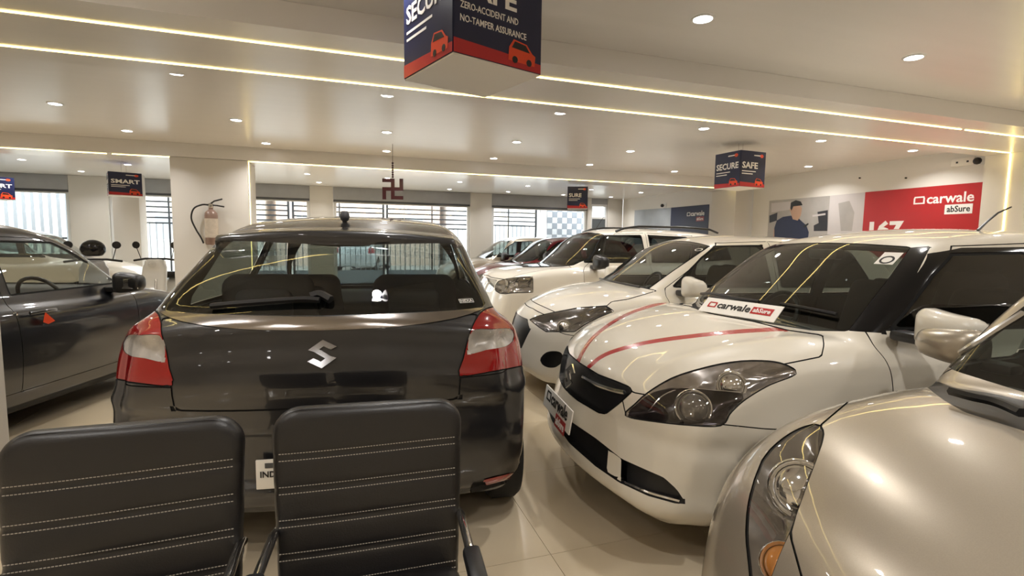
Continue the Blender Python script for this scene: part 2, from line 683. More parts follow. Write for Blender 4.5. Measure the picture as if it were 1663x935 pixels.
def surface(fn, lo, hi, h):
    """smooth quad mesh of fn=0: returns V, N, quads"""
    lo, hi = np.array(lo, float), np.array(hi, float)
    n = np.ceil((hi - lo) / h).astype(int) + 1
    ax = [lo[k] + h * np.arange(n[k]) for k in range(3)]
    D = np.empty(tuple(n), np.float32)
    for i in range(0, n[0], 24):
        X, Y, Z = np.meshgrid(ax[0][i:i + 24], ax[1], ax[2], indexing='ij')
        D[i:i + 24] = fn(X, Y, Z)
    S = D < 0
    cs = [(a, b, c) for a in (0, 1) for b in (0, 1) for c in (0, 1)]
    sl = lambda A, o: A[o[0]:n[0] - 1 + o[0], o[1]:n[1] - 1 + o[1], o[2]:n[2] - 1 + o[2]]
    cnt = sum(sl(S, o).astype(np.int8) for o in cs)
    act = (cnt > 0) & (cnt < 8)
    idx = np.argwhere(act)
    vid = np.full(act.shape, -1, np.int64)
    vid[act] = np.arange(len(idx))
    acc = np.zeros((len(idx), 3))
    num = np.zeros(len(idx))
    dv = {o: D[idx[:, 0] + o[0], idx[:, 1] + o[1], idx[:, 2] + o[2]].astype(float) for o in cs}
    for a in cs:
        for k in range(3):
            if a[k] == 0:
                b = list(a)
                b[k] = 1
                b = tuple(b)
                da, db = dv[a], dv[b]
                m = (da < 0) != (db < 0)
                t = np.where(m, da / np.where(m, da - db, 1), 0)
                p = np.tile(np.array(a, float), (len(idx), 1))
                p[:, k] += t
                acc[m] += p[m]
                num[m] += 1
    V = lo + h * (idx + acc / num[:, None])
    quads = []
    for k in range(3):
        a1, a2 = (k + 1) % 3, (k + 2) % 3
        s0 = [slice(None)] * 3
        s1 = [slice(None)] * 3
        s0[k], s1[k] = slice(0, -1), slice(1, None)
        A, B = S[tuple(s0)], S[tuple(s1)]
        e = np.argwhere(A != B)
        e = e[(e[:, a1] > 0) & (e[:, a2] > 0) & (e[:, a1] < n[a1] - 1) & (e[:, a2] < n[a2] - 1)]
        ins = A[e[:, 0], e[:, 1], e[:, 2]]
        o1, o2 = np.zeros(3, int), np.zeros(3, int)
        o1[a1], o2[a2] = 1, 1
        g = lambda q: vid[q[:, 0], q[:, 1], q[:, 2]]
        q = np.stack([g(e - o1 - o2), g(e - o2), g(e), g(e - o1)], 1)
        q[~ins] = q[~ins][:, ::-1]
        quads.append(q)
    Q = np.vstack(quads)
    Q = Q[(Q >= 0).all(1)]
    ep = h * 0.25
    for it in range(3):
        d = fn(V[:, 0], V[:, 1], V[:, 2])
        G = np.stack([fn(V[:, 0] + ep * (k == 0), V[:, 1] + ep * (k == 1), V[:, 2] + ep * (k == 2)) -
                      fn(V[:, 0] - ep * (k == 0), V[:, 1] - ep * (k == 1), V[:, 2] - ep * (k == 2)) for k in range(3)], 1) / (2 * ep)
        g2 = np.maximum((G * G).sum(1), 0.1)
        V = V - np.clip(d / g2, -h, h)[:, None] * G * 0.9
    return V, mesh_normals(V, Q), Q


def mesh_normals(V, Q, smooth=1):
    fn_ = np.cross(V[Q[:, 2]] - V[Q[:, 0]], V[Q[:, 3]] - V[Q[:, 1]])
    N = np.zeros_like(V)
    for k in range(4):
        np.add.at(N, Q[:, k], fn_)
    N /= np.maximum(np.linalg.norm(N, axis=1, keepdims=True), 1e-12)
    for _ in range(smooth):
        A = np.zeros_like(N)
        s_ = N[Q].sum(1)
        for k in range(4):
            np.add.at(A, Q[:, k], s_)
        N = A / np.maximum(np.linalg.norm(A, axis=1, keepdims=True), 1e-12)
    return N


def rbox(x, y, z, c, hs, r):
    qx, qy, qz = np.abs(x - c[0]) - hs[0] + r, np.abs(y - c[1]) - hs[1] + r, np.abs(z - c[2]) - hs[2] + r
    return np.sqrt(np.maximum(qx, 0) ** 2 + np.maximum(qy, 0) ** 2 + np.maximum(qz, 0) ** 2) + np.minimum(np.maximum(qx, np.maximum(qy, qz)), 0) - r


def mesh_from(name, V, F, N, mats_, midx=None):
    me = bpy.data.meshes.new(name)
    me.from_pydata(V.tolist() if hasattr(V, 'tolist') else V, [], F)
    for m in mats_:
        me.materials.append(m)
    if midx is not None:
        me.polygons.foreach_set('material_index', midx)
    me.shade_smooth()
    if N is not None:
        me.normals_split_custom_set_from_vertices(N.tolist())
    return me


def solid(name, fn, lo, hi, h, m):
    V, N, Q = surface(fn, lo, hi, h)
    return mesh_from(name, V, Q.tolist(), N, [m])


class PMesh:
    def __init__(s, V, N, Q):
        s.V, s.N = V, N
        s.F = [list(q) for q in Q.tolist()]

    def cut(s, g):
        """split faces along g=0 (g per vertex)"""
        g = np.where(np.abs(g) < 2e-5, 2e-5, g)
        lens = np.fromiter((len(f) for f in s.F), int, len(s.F))
        flat = np.fromiter((i for f in s.F for i in f), int, int(lens.sum()))
        neg = (g[flat] < 0).astype(int)
        st = np.concatenate([[0], np.cumsum(lens)[:-1]])
        c = np.add.reduceat(neg, st)
        mixed = np.nonzero((c > 0) & (c < lens))[0]
        if not len(mixed):
            return
        nv, nn, ed = [], [], {}
        base = len(s.V)
        gl = g.tolist()
        keep = []
        for fi in mixed.tolist():
            f = s.F[fi]
            A, B = [], []
            for a, b in zip(f, f[1:] + f[:1]):
                ga, gb = gl[a], gl[b]
                (A if ga < 0 else B).append(a)
                if (ga < 0) != (gb < 0):
                    key = (a, b) if a < b else (b, a)
                    k = ed.get(key)
                    if k is None:
                        t = ga / (ga - gb)
                        k = base + len(nv)
                        nv.append(s.V[a] + (s.V[b] - s.V[a]) * t)
                        q = s.N[a] + (s.N[b] - s.N[a]) * t
                        nn.append(q / max(1e-9, math.sqrt(q @ q)))
                        ed[key] = k
                    A.append(k)
                    B.append(k)
            s.F[fi] = A
            if len(B) > 2:
                keep.append(B)
        s.F += keep
        s.F = [f for f in s.F if len(f) > 2]
        s.V = np.vstack([s.V, np.array(nv)])
        s.N = np.vstack([s.N, np.array(nn)])

    def centroids(s):
        return np.array([s.V[f].mean(0) for f in s.F])


def submesh(pm, faces, name, mats_, inner=0.0, push=None, flat=False):
    """mesh object data of some faces; push = per-vertex inward offset; inner = thickness of a lining on the inside"""
    used = sorted({i for f in faces for i in f})
    mp = {v: k for k, v in enumerate(used)}
    V, N = pm.V[used].copy(), pm.N[used].copy()
    if push is not None:
        V = V - N * push[used][:, None]
    F = [[mp[i] for i in f] for f in faces]
    mi = [0] * len(F)
    if inner:
        n0 = len(V)
        cnt = {}
        for f in F:
            for a, b in zip(f, f[1:] + f[:1]):
                cnt[(a, b)] = 1
        Fi = [[i + n0 for i in f[::-1]] for f in F]
        rim = [[a, a + n0, b + n0, b] for (a, b) in cnt if (b, a) not in cnt]
        F = F + Fi + [r[::-1] for r in rim]
        mi = mi + [1] * len(Fi) + [1] * len(rim)
        V = np.vstack([V, V - N * inner])
        N = np.vstack([N, -N])
    return mesh_from(name, V, F, None if flat else N, mats_, mi)
# ================================================================== CARS
BIG = 9.0


def head_seat():
    def fn(x, y, z):
        a = 0.22
        bxr = (x + 0.16) * math.cos(a) + (z - 0.28) * math.sin(a)
        bzr = -(x + 0.16) * math.sin(a) + (z - 0.28) * math.cos(a)
        back = rbox(bxr, y, bzr, (-0.02, 0, 0.28), (0.07, 0.25 - 0.05 * np.clip((bzr - 0.1) * 1.6, 0, 1), 0.33), 0.06)
        cush = rbox(x, y, z, (0.10, 0, 0.17), (0.29, 0.25, 0.09), 0.07)
        return smin(back, cush, 0.05)
    return solid('seat', fn, (-0.5, -0.32, 0.0), (0.5, 0.32, 1.0), 0.03, seatM)


def headrest_mesh():
    def fn(x, y, z):
        return rbox(x, y, z, (0, 0, 0), (0.05, 0.13, 0.085), 0.045)
    return solid('headrest', fn, (-0.15, -0.22, -0.18), (0.15, 0.22, 0.18), 0.025, seatM)


SEAT_ME, REST_ME = head_seat(), headrest_mesh()


def wheel_meshes(R, wd):
    t = MB()
    t.lathe([(R * .64, -wd / 2 + .01), (R * .72, -wd / 2), (R * .93, -wd / 2 + .008), (R, -wd / 2 + .035), (R, wd / 2 - .035), (R * .93, wd / 2 - .008),
             (R * .72, wd / 2), (R * .64, wd / 2 - .01), (R * .64, -wd / 2 + .01)], 40)
    to = t.build('tyre', matteM, None)
    r = MB()
    r.lathe([(R * .645, -wd / 2 + .012), (R * .645, wd / 2 - .004), (R * .60, wd / 2 - .004), (R * .58, wd / 2 - .05), (R * .57, -wd / 2 + .012)], 32)
    r.lathe([(0.001, wd / 2 - .02), (.05, wd / 2 - .02), (.055, wd / 2 - .05), (.055, 0)], 16)
    for k in range(5):
        a = 2 * math.pi * k / 5
        Mx = Matrix.Rotation(a, 4, 'Z')
        r.box(.03, R * .6, -.032, .032, wd / 2 - .055, wd / 2 - .025, Mx)
    ro = r.build('rim', rimM, None)
    tm, rm = to.data, ro.data
    bpy.data.objects.remove(to)
    bpy.data.objects.remove(ro)
    return tm, rm


TYRE_ME, RIM_ME = wheel_meshes(0.30, 0.185)


def face_groups(F):
    par = {}

    def find(a):
        while par.setdefault(a, a) != a:
            par[a] = par[par[a]]
            a = par[a]
        return a
    for f in F:
        r0 = find(f[0])
        for i in f[1:]:
            par[find(i)] = r0
    out = {}
    for k, f in enumerate(F):
        out.setdefault(find(f[0]), []).append(k)
    return list(out.values())


class Car:
    def __init__(s, name, label, pose, spec, paintm, h=0.022, cat='car', group=None):
        s.x, s.y, s.a = pose[0], pose[1], math.radians(pose[2])
        s.spec, s.paint, s.h = spec, paintm, h
        s.root = thing(name, label, cat, (s.x, s.y, 0), s.a, group)
        c, n = math.cos(s.a), math.sin(s.a)
        s.Rl = np.array([[c, n, 0], [-n, c, 0], [0, 0, 1.0]])
        s.cam = s.Rl @ (CP - np.array([s.x, s.y, 0]))
        s.low, s.gr = Table(spec['low']), Table(spec['green'])
        s.plan, s.inset, s.gw = curve1(spec['plan']), curve1(spec['inset']), curve1(spec['gw'])
        s.regs = []

    def sdf(s, x, y, z):
        q = s.spec
        ay = np.abs(y)
        y2 = y * y
        kf = q.get('kf', 0.30) * sstep(0.9, 1.9, x) - q.get('kr', 0.28) * sstep(0.9, 1.9, -x)
        a = s.low(x + kf * y2, z + q.get('kz', 0.07) * y2)
        W = s.plan(x) - s.inset(z)
        wr, wb = q.get('wr', 0.335), q['wb']
        for cx in wb:
            dd = np.hypot(x - cx, z - 0.30)
            W = W + q.get('flare', 0.012) * np.exp(-((dd - wr) / 0.07) ** 2)
        lower = smax(a, (ay - W) * 0.97, q.get('kc', 0.10))
        kg = q.get('kgf', 0.22) * sstep(0.2, 0.9, x) - q.get('kgr', 0.2) * sstep(0.8, 1.7, -x)
        g = s.gr(x + kg * y2, z + q.get('kzr', 0.13) * y2)
        gw = s.gw(z) * (1 - q.get('tf', 0.10) * sstep(0.3, 1.1, x) - q.get('tr', 0.08) * sstep(0.9, 1.9, -x))
        green = smax(g, (ay - gw) * 0.93, q.get('kg', 0.07))
        d = smin(lower, green, q.get('kb', 0.03))
        if 'extra' in q:
            d = q['extra'](x, y, z, d)
        for cx in wb:
            dd = np.hypot(x - cx, z - 0.30)
            d = smax(d, -np.maximum(dd - wr, q.get('wi', 0.58) - ay), 0.012)
        return d

    def hit(s, px, py):
        d = s.Rl @ ray(px, py)
        d = d / np.linalg.norm(d)
        t = 0.3
        for _ in range(160):
            p = s.cam + d * t
            v = float(s.sdf(*[np.array([c]) for c in p])[0])
            if v < 0.0008:
                break
            t += max(v * 0.75, 0.001)
            if t > 14:
                return None
        return p

    def nrm(s, p):
        e = 0.004
        g = []
        for k in range(3):
            a, b = p.copy(), p.copy()
            a[k] += e
            b[k] -= e
            g.append(float(s.sdf(*[np.array([c]) for c in a])[0] - s.sdf(*[np.array([c]) for c in b])[0]))
        g = np.array(g)
        return g / np.linalg.norm(g)

    def topx(s, V, side):
        Q = V.copy()
        Q[:, 1] = np.abs(Q[:, 1]) * side
        Wd = Q @ s.Rl + np.array([s.x, s.y, 0]) - CP
        q = Wd @ CR.T
        dz = np.maximum(q[:, 2], 0.05)
        return np.stack([q[:, 0] / dz * FPX + IMW / 2, q[:, 1] / dz * FPX + IMH / 2], 1), dz

    # region makers: return g(V), negative inside
    def gpx(s, pts, side, r=None, lim=None, smooth=5, c=None):
        pl = cr_closed(pts, smooth) if smooth else np.array(pts, float)
        if c is None:
            hs = [s.hit(*p) for p in pts if 0 <= p[0] <= IMW * 1.05 and p[1] < IMH * 1.1]
            hs = [p for p in hs if p is not None]
            hs = np.array(hs)
            hs[:, 1] = np.abs(hs[:, 1])
            c = hs.mean(0)
            rr = np.linalg.norm(hs - c, axis=1).max() * 1.15 + 0.05
            # a ray that slips past the outline hits something far away: drop such points
            med = np.median(hs, axis=0)
            ok = np.linalg.norm(hs - med, axis=1) < 1.2
            c = hs[ok].mean(0)
            rr = np.linalg.norm(hs[ok] - c, axis=1).max() * 1.15 + 0.05
            r = r or rr
        c = np.array(c, float)

        def g(V):
            Q = V.copy()
            Q[:, 1] = np.abs(Q[:, 1])
            o = np.full(len(V), BIG)
            k = np.nonzero(np.linalg.norm(Q - c, axis=1) < r)[0]
            if len(k):
                P, dz = s.topx(V[k], side)
                o[k] = poly_sd(P, pl) * dz / FPX
                if lim is not None:
                    o[k] = np.maximum(o[k], lim(V[k]))
            return o
        return g

    @staticmethod
    def gsv(pts, ymin=0.35, smooth=4):
        pl = cr_closed(pts, smooth) if smooth else np.array(pts, float)
        lo, hi = pl.min(0) - .1, pl.max(0) + .1

        def g(V):
            o = np.full(len(V), BIG)
            k = np.nonzero((np.abs(V[:, 1]) > ymin) & (V[:, 0] > lo[0]) & (V[:, 0] < hi[0]) & (V[:, 2] > lo[1]) & (V[:, 2] < hi[1]))[0]
            if len(k):
                o[k] = poly_sd(V[k][:, [0, 2]], pl)
            return o
        return g

    @staticmethod
    def gfv(pts, xlim, smooth=4):
        """front view (|y|,z); xlim>0: in front of it, xlim<0: behind it"""
        pl = cr_closed(pts, smooth) if smooth else np.array(pts, float)

        def g(V):
            m = (xlim - V[:, 0]) if xlim > 0 else (V[:, 0] - xlim)
            o = np.full(len(V), BIG)
            k = np.nonzero(m < 0.06)[0]
            if len(k):
                o[k] = np.maximum(poly_sd(np.stack([np.abs(V[k, 1]), V[k, 2]], 1), pl), m[k])
            return o
        return g

    def reg(s, n, g, m, **kw):
        s.regs.append(dict(n=n, g=g, m=m, **kw))

    def build(s):
        q = s.spec
        V, N, Q = surface(s.sdf, (-2.35, -1.06, 0.10), (2.35, 1.06, 1.78), s.h)
        pm = s.pm = PMesh(V, N, Q)
        wr = q.get('wr', .335)
        s.reg('wheel_well', lambda P: np.minimum(*[np.hypot(P[:, 0] - cx, P[:, 2] - .30) for cx in q['wb']]) - (wr + .006), matteM, keep=True)
        s.reg('underbody', lambda P: P[:, 2] - q.get('zb', 0.235), matteM, keep=True)
        for r in s.regs:
            pm.cut(r['g'](pm.V))
            if r.get('gap'):
                pm.cut(r['g'](pm.V) - r['gap'])
            if r.get('push'):
                pm.cut(r['g'](pm.V) + 0.008)
        Cn = pm.centroids()
        lab = np.full(len(pm.F), -1)
        for k, r in enumerate(s.regs):
            gv = r['g'](Cn)
            lab[(lab == -1) & (gv < 0)] = k
            if r.get('gap'):
                lab[(lab == -1) & (gv >= 0) & (gv < r['gap'])] = 1000
        for k, r in enumerate(s.regs):       # stray slivers go back to the body
            if not r.get('keep'):
                ids = np.nonzero(lab == k)[0]
                for comp in face_groups([pm.F[i] for i in ids]):
                    if len(comp) < (0.30 if r.get('one') else 0.06) * len(ids):
                        lab[ids[comp]] = -1
        s.parts = {}

        def emit(name, ids, r):
            faces = [pm.F[i] for i in ids]
            if not faces:
                return None
            push = None
            if r and r.get('push'):
                gv = r['g'](pm.V)
                push = np.where(gv < -0.004, r['push'], 0.0)
            if r and r.get('lift'):
                push = np.full(len(pm.V), -r['lift'])
            if name == 'panel_gap':
                push = np.full(len(pm.V), 0.004)
            paintlike = r is None or r.get('inner', False)
            me = submesh(pm, faces, name, [r['m'] if r else s.paint, trimM], inner=0.022 if paintlike else 0.0, push=push)
            o = link(name, me, s.root, r.get('label') if r else None)
            if r and r.get('lens'):
                dep, rm = r['lens']
                gv = r['g'](pm.V)
                ps = 0.004 + dep * np.clip(-gv / 0.035, 0, 1)
                link('reflector', submesh(pm, faces, 'reflector', [rm], push=ps, flat=True), o)
            s.parts.setdefault(name, []).append(o)
            return o
        for k, r in enumerate(s.regs):
            ids = np.nonzero(lab == k)[0]
            if r.get('sided', True) and not r.get('one'):
                yy = Cn[ids, 1]
                span = np.abs(yy).min() if len(yy) else 0
                if len(yy) and span > 0.02:
                    emit(r['n'], ids[yy > 0], r)
                    emit(r['n'], ids[yy < 0], r)
                    continue
            emit(r['n'], ids, r)
        emit('panel_gap', np.nonzero(lab == 1000)[0], dict(m=gapM))
        emit('body_shell', np.nonzero(lab == -1)[0], None)
        for cx in q['wb']:
            for sd in (1, -1):
                ww = q.get('wy', 0.90)
                t = link('wheel', TYRE_ME, s.root)
                t.location = (cx, sd * (ww - 0.115), 0.30)
                t.rotation_euler = (-sd * math.pi / 2, 0, 0)
                link('rim', RIM_ME, t)
        return s

    def interior(s, dash=0.62, seatx=-0.18, rearx=-1.0, restz=0.80, wheel=True, seat_mat=None, rear=True, steer=(0.36, 0.93)):
        root = s.root
        for sx, base in [(seatx, 0.30)] + ([(rearx, 0.36)] if rear else []):
            for sy in (-0.36, 0.36):
                o = link('seat', SEAT_ME, root)
                o.location = (sx, sy, base)
                r = link('headrest', REST_ME, o)
                r.location = (-0.38, 0, restz)
                if seat_mat:
                    for ob in (o, r):
                        ob.data = ob.data
                        ob.material_slots[0].link = 'OBJECT'
                        ob.material_slots[0].material = seat_mat
        d = MB()
        d.prism([(dash - .18, .70), (dash - .20, .88), (dash - .10, .96), (dash + .1, .965), (dash + .22, .93), (dash + .22, .62), (dash, .60)], -0.66, 0.66,
                Matrix(((1, 0, 0, 0), (0, 0, 1, 0), (0, 1, 0, 0), (0, 0, 0, 1))))
        d.build('dashboard', trimM, root, bevel=0.02)
        if wheel:
            ring = []
            cx, cz = steer
            for k in range(25):
                a = 2 * math.pi * k / 24
                ring.append((cx - math.sin(a) * .18 * .42, -0.36 + math.cos(a) * .18, cz + math.sin(a) * .18 * .9))
            st = MB().tube(ring, .016, 8, cap=False)
            st.tube([(cx, -.36 - .17, cz), (cx, -.36 + .17, cz)], .018, 6)
            st.tube([(cx, -.36, cz), (cx - .01, -.36, cz - .02), (cx + .2, -.36, cz - .08)], [.05, .055, .03], 10)
            st.build('steering_wheel', blackM, root)

    def mirror(s, x, y, z, m, sx=0.09, sy=0.13, sz=0.085, both=True):
        def fn(X, Y, Z):
            tap = 1 - 0.35 * np.clip((Y) / sy, -1, 1) * 0.6
            return rbox(X - 0.03 * (Y / sy) ** 2 * -1, Y, Z, (0, 0, 0), (sx * 0.75, sy, sz * np.clip(tap, .5, 1.3)), 0.05)
        me = solid('side_mirror', fn, (-.2, -.25, -.2), (.2, .25, .2), 0.02, m)
        for sd in ((1, -1) if both else (1 if y > 0 else -1,)):
            o = link('side_mirror', me, s.root)
            o.location = (x, sd * abs(y), z)
            o.scale = (1, sd, 1)
            b = MB().box(-sx * .6, sx * .4, -sy - .10, -sy * .4, -sz - .005, -sz * .45)
            k = b.build('mirror_foot', blackM, o, bevel=0.015)
            g = bx('mirror_glass', chromeM, o, -sx * .76, -sx * .745, -sy * .85, sy * .85, -sz * .6, sz * .6, bevel=0.004)

    def tube_px(s, pts, r, m, name, off=0.008, parent=None, label=None, n=6, dense=6):
        ps = []
        for p in cr_open(pts, dense):
            h_ = s.hit(*p)
            if h_ is None:
                continue
            ps.append(h_ + s.nrm(h_) * off)
        if len(ps) < 2:
            return None
        o = MB().tube(ps, r, n).build(name, m, parent or s.root, label=label)
        return o

    def frame_at(s, px, py, off=0.0, up=(0, 0, 1)):
        p = s.hit(px, py)
        n = s.nrm(p)
        z = Vector(n)
        upv = Vector(up)
        x = upv.cross(z).normalized()
        y = z.cross(x).normalized()
        return frame(Vector(p) + z * off, x, y)


def base_spec(**kw):
    d = dict(
        low=[(-1.88, .26), (-1.96, .36), (-1.99, .52), (-1.985, .68), (-1.96, .85), (-1.93, .98), (-1.85, 1.05), (-1.4, 1.05), (-.4, 1.01), (.5, .98),
             (.95, .99), (1.25, .965), (1.55, .90), (1.78, .80), (1.90, .70), (1.95, .58), (1.98, .45), (1.985, .34), (1.93, .26), (1.7, .21), (0, .20), (-1.65, .22)],
        green=[(-1.82, 1.0), (-1.66, 1.24), (-1.48, 1.42), (-1.1, 1.485), (-.4, 1.515), (.05, 1.495), (.32, 1.43), (.58, 1.27), (.95, 1.01), (1.05, .88), (0, .7), (-1.7, .7)],
        plan=[(-2.1, .76), (-1.7, .85), (-1.2, .88), (-.2, .885), (.8, .88), (1.3, .868), (1.7, .81), (2.1, .70)],
        inset=[(.1, .09), (.25, .045), (.4, .012), (.6, .0), (.75, .008), (.88, .035), (.98, .085), (1.1, .16), (1.3, .3)],
        gw=[(.6, .82), (.95, .785), (1.05, .765), (1.2, .715), (1.35, .655), (1.45, .605), (1.6, .5)],
        wb=(1.24, -1.21))
    d.update(kw)
    return d


def std_side_glass(c, m, mid=-0.32, zb=1.045, zt=1.385, a0=0.66, a1=0.20, r0=-1.28, r1=-1.12, frame_m=None):
    c.reg('side_window', c.gsv([(a0, zb), (a1 + .16, zt - .10), (a1, zt), (mid + .08, zt + .012), (mid + .06, zb)], smooth=0), m, gap=0.014)
    c.reg('side_window', c.gsv([(mid - .05, zb), (mid - .05, zt + .012), (r1 + .06, zt - .005), (r1 - .03, zt - .05), (r0, zb + .06), (r0 + .05, zb)], smooth=0), m, gap=0.014)


def std_doors(c, f0=0.72, mid=-0.32, r0=-0.98, z0=0.33, z1=1.42, m=None):
    c.reg('door', c.gsv([(f0 - .03, z0), (f0, .6), (f0 + .0, 1.02), (.16, z1), (mid, z1 + .02), (mid - .01, z0)], smooth=0), m or c.paint, gap=0.005, inner=True)
    c.reg('door', c.gsv([(mid - .006, z0), (mid - .006, z1 + .02), (r0 - .12, z1 - .01), (r0 - .22, 1.1), (r0 - .02, .78), (r0 + .12, z0 + .12), (r0 + .2, z0)], smooth=0), m or c.paint, gap=0.005, inner=True)
#@@CARS
# ------------------------------------------------------------------ dark grey hatchback seen from behind
greyP = paint('graphite_pearl_paint', rgb(21, 22, 27), metal=0.0, rough=0.35, flake=0.12)
tailRedM = mat('tail_lens_red', rgb(150, 5, 9), 0.12, coat=1.0, var=0.08, vscale=20)
tailDarkM = mat('tail_lens_smoked_red', rgb(70, 14, 16), 0.12, coat=1.0)
tailWhiteM = mat('tail_lens_clear', rgb(205, 198, 188), 0.15, coat=1.0, var=0.15, vscale=40)


def baleno_extra(x, y, z, d):
    ay = np.abs(y)
    # roof spoiler
    sp = rbox(x + 0.18 * y * y * -1, ay, z + 0.11 * y * y + (x + 1.4) * -0.05, (-1.385, 0, 1.428), (0.095, 0.575, 0.032), 0.024)
    d = smin(d, sp, 0.03)
    # scooped number plate bay in the bumper and a bumper ledge below the tailgate
    win = sstep(.43, .36, ay) * sstep(.40, .44, z) * sstep(.67, .61, z) * sstep(-1.5, -1.7, x)
    d = d + 0.045 * win
    led_ = np.exp(-((z - .745) / .03) ** 2) * sstep(-1.3, -1.7, x)
    d = d - 0.010 * led_
    crease = np.exp(-((z - .355) / .02) ** 2) * sstep(-1.4, -1.75, x)
    return d + 0.008 * crease


bspec = base_spec(
    low=[(-1.84, .285), (-1.94, .345), (-1.985, .48), (-1.995, .62), (-1.98, .73), (-1.955, .86), (-1.935, .98), (-1.905, 1.07), (-1.83, 1.125), (-1.4, 1.10), (-.4, 1.03), (.5, .99),
         (.95, .99), (1.25, .96), (1.6, .87), (1.85, .74), (1.96, .6), (2.0, .45), (1.95, .3), (1.85, .22), (0, .2), (-1.62, .22)],
    green=[(-1.955, 1.04), (-1.83, 1.15), (-1.645, 1.285), (-1.435, 1.398), (-1.27, 1.475), (-.98, 1.53), (-.5, 1.56), (0, 1.54), (.32, 1.46), (.6, 1.30), (1.0, 1.02), (1.1, .9), (0, .7), (-1.8, .7)],
    plan=[(-2.1, .80), (-1.75, .875), (-1.3, .905), (-.2, .905), (.8, .90), (1.3, .885), (1.7, .83), (2.1, .72)],
    inset=[(.1, .09), (.25, .04), (.4, .01), (.6, .0), (.8, .006), (.95, .03), (1.06, .075), (1.15, .14), (1.3, .3)],
    gw=[(.6, .84), (1.0, .80), (1.12, .765), (1.25, .70), (1.4, .63), (1.5, .565), (1.6, .49)],
    kr=0.27, kc=0.12, kgr=0.22, kzr=0.12, wb=(1.26, -1.30), extra=baleno_extra, wy=0.94, tr=0.06)
ba = Car('hatchback_car', 'dark grey hatchback seen from behind, parked behind the two black chairs', (.205, 4.06, 81.6), bspec, greyP, 0.021)
ba.reg('rear_window', ba.gpx([(740, 396), (756, 412), (770, 448), (781, 478), (786, 497), (740, 503), (650, 508), (525, 512), (400, 512), (400, 396), (545, 398), (650, 396)],
                             -1, c=(-1.62, .3, 1.25), r=1.0, smooth=3, lim=lambda V: V[:, 0] + 1.18), glass('rear_screen_glass', (0.40, 0.44, 0.43)), one=True)
ba.reg('tailgate_sheen_strip', ba.gpx([(787, 500), (740, 505), (650, 510), (525, 515), (400, 515), (400, 535), (525, 536), (650, 530), (740, 517)], -1, c=(-1.9, .3, 1.08), r=1.0, smooth=3,
                                lim=lambda V: V[:, 0] + 1.5), mat('tailgate_sheen_metal', rgb(168, 162, 158), 0.18, metal=1.0), one=True, lift=0.004)  # light metal strip stands in for the reflection along the tailgate's curved top
tl = [(788, 503), (815, 498), (842, 505), (870, 520), (880, 560), (872, 588), (853, 592), (800, 602), (748, 609), (753, 583), (762, 547), (773, 520)]
ba.reg('reverse_lamp', ba.gpx([(767, 537), (800, 534), (828, 533), (835, 540), (834, 552), (822, 562), (790, 568), (761, 573)], -1, smooth=3), lensM, lens=(0.022, mat('reverse_reflector', rgb(205, 200, 194), 0.3, metal=0.3, var=0.45, vscale=22)))
ba.reg('tail_lamp', ba.gpx(tl, -1, c=(-1.78, .75, .96), r=.5, smooth=3, lim=lambda V: V[:, 0] + 1.60), tailRedM, gap=0.006)
ba.reg('tailgate', ba.gpx([(772, 512), (762, 545), (750, 590), (746, 612), (744, 640), (735, 647), (640, 655), (525, 660), (380, 664), (380, 515), (525, 518), (700, 515)], -1, c=(-1.92, .3, .9), r=1.0, smooth=2,
                          lim=lambda V: V[:, 0] + 1.5), greyP, gap=0.007, one=True)
ba.reg('reflector_lens', ba.gpx([(786, 779), (836, 767), (834, 776), (790, 788)], -1, smooth=0, c=(-1.85, .72, .33), r=.4), tailRedM)
ba.reg('reflector_pocket', ba.gpx([(766, 783), (800, 773), (838, 765), (836, 780), (800, 792), (762, 802)], -1, smooth=0, c=(-1.85, .72, .33), r=.4), blackM, push=0.02)
ba.reg('windshield', ba.gfv([(-.3, 1.02), (.68, 1.03), (.56, 1.40), (.3, 1.43), (-.3, 1.44)], 0.30), tintM, one=True)
std_side_glass(ba, tintM, zb=1.07, zt=1.40)
std_doors(ba)
ba.reg('rear_bumper', ba.gsv([(-1.52, .40), (-1.56, .60), (-1.60, .80), (-1.72, .83), (-2.2, .84), (-2.2, .2), (-1.5, .2)], ymin=-1, smooth=0), greyP, gap=0.005, one=True)
ba.build()
ba.interior(seatx=-0.15, rearx=-1.02, restz=0.72)
# number plate, emblem, badge, antenna, wiper
pl = bx('number_plate', whiteM, ba.root, -1.972, -1.962, -.25, .25, .425, .545, bevel=0.003, label='white number plate marked IND')
text('IND', 0.034, blackTextM, pl, frame((-1.973, 0.235, .475), (0, -1, 0), (0, 0, 1)), bold=0.0004)
bx('hologram', mat('plate_hologram', rgb(90, 92, 96), 0.3, metal=0.6), pl, -1.9745, -1.972, .185, .215, .512, .532)
F = ba.frame_at(524, 575, 0.004)
EMB = [(-.054, .016), (.0, .056), (.054, .028), (.032, .016), (.004, .030), (-.012, .018), (.030, -.008), (.0, .0)]
em = MB()
for sgn in (1, -1):
    em.prism([(a * sgn, b * sgn) for a, b in EMB], 0, .006, F)
em.build('emblem', mat('dark_chrome', (0.30, 0.30, 0.31), 0.12, metal=1.0), ba.root, label='chrome angular S emblem')
F = ba.frame_at(757, 489, 0.003)
bd = MB().box(-.037, .037, -.0125, .0125, 0, .001, F).build('dealer_badge', textM, ba.root, label='white outlined sticker reading NEXA')
bi = MB().box(-.034, .034, -.0095, .0095, .001, .0016, F).build('badge_field', blackM, bd)
text('NEXA', 0.021, textM, bd, F @ Matrix.Translation((-.031, -.0075, .0018)), bold=0.0004, depth=0.0003, width=0.062)
p = ba.hit(560, 361)
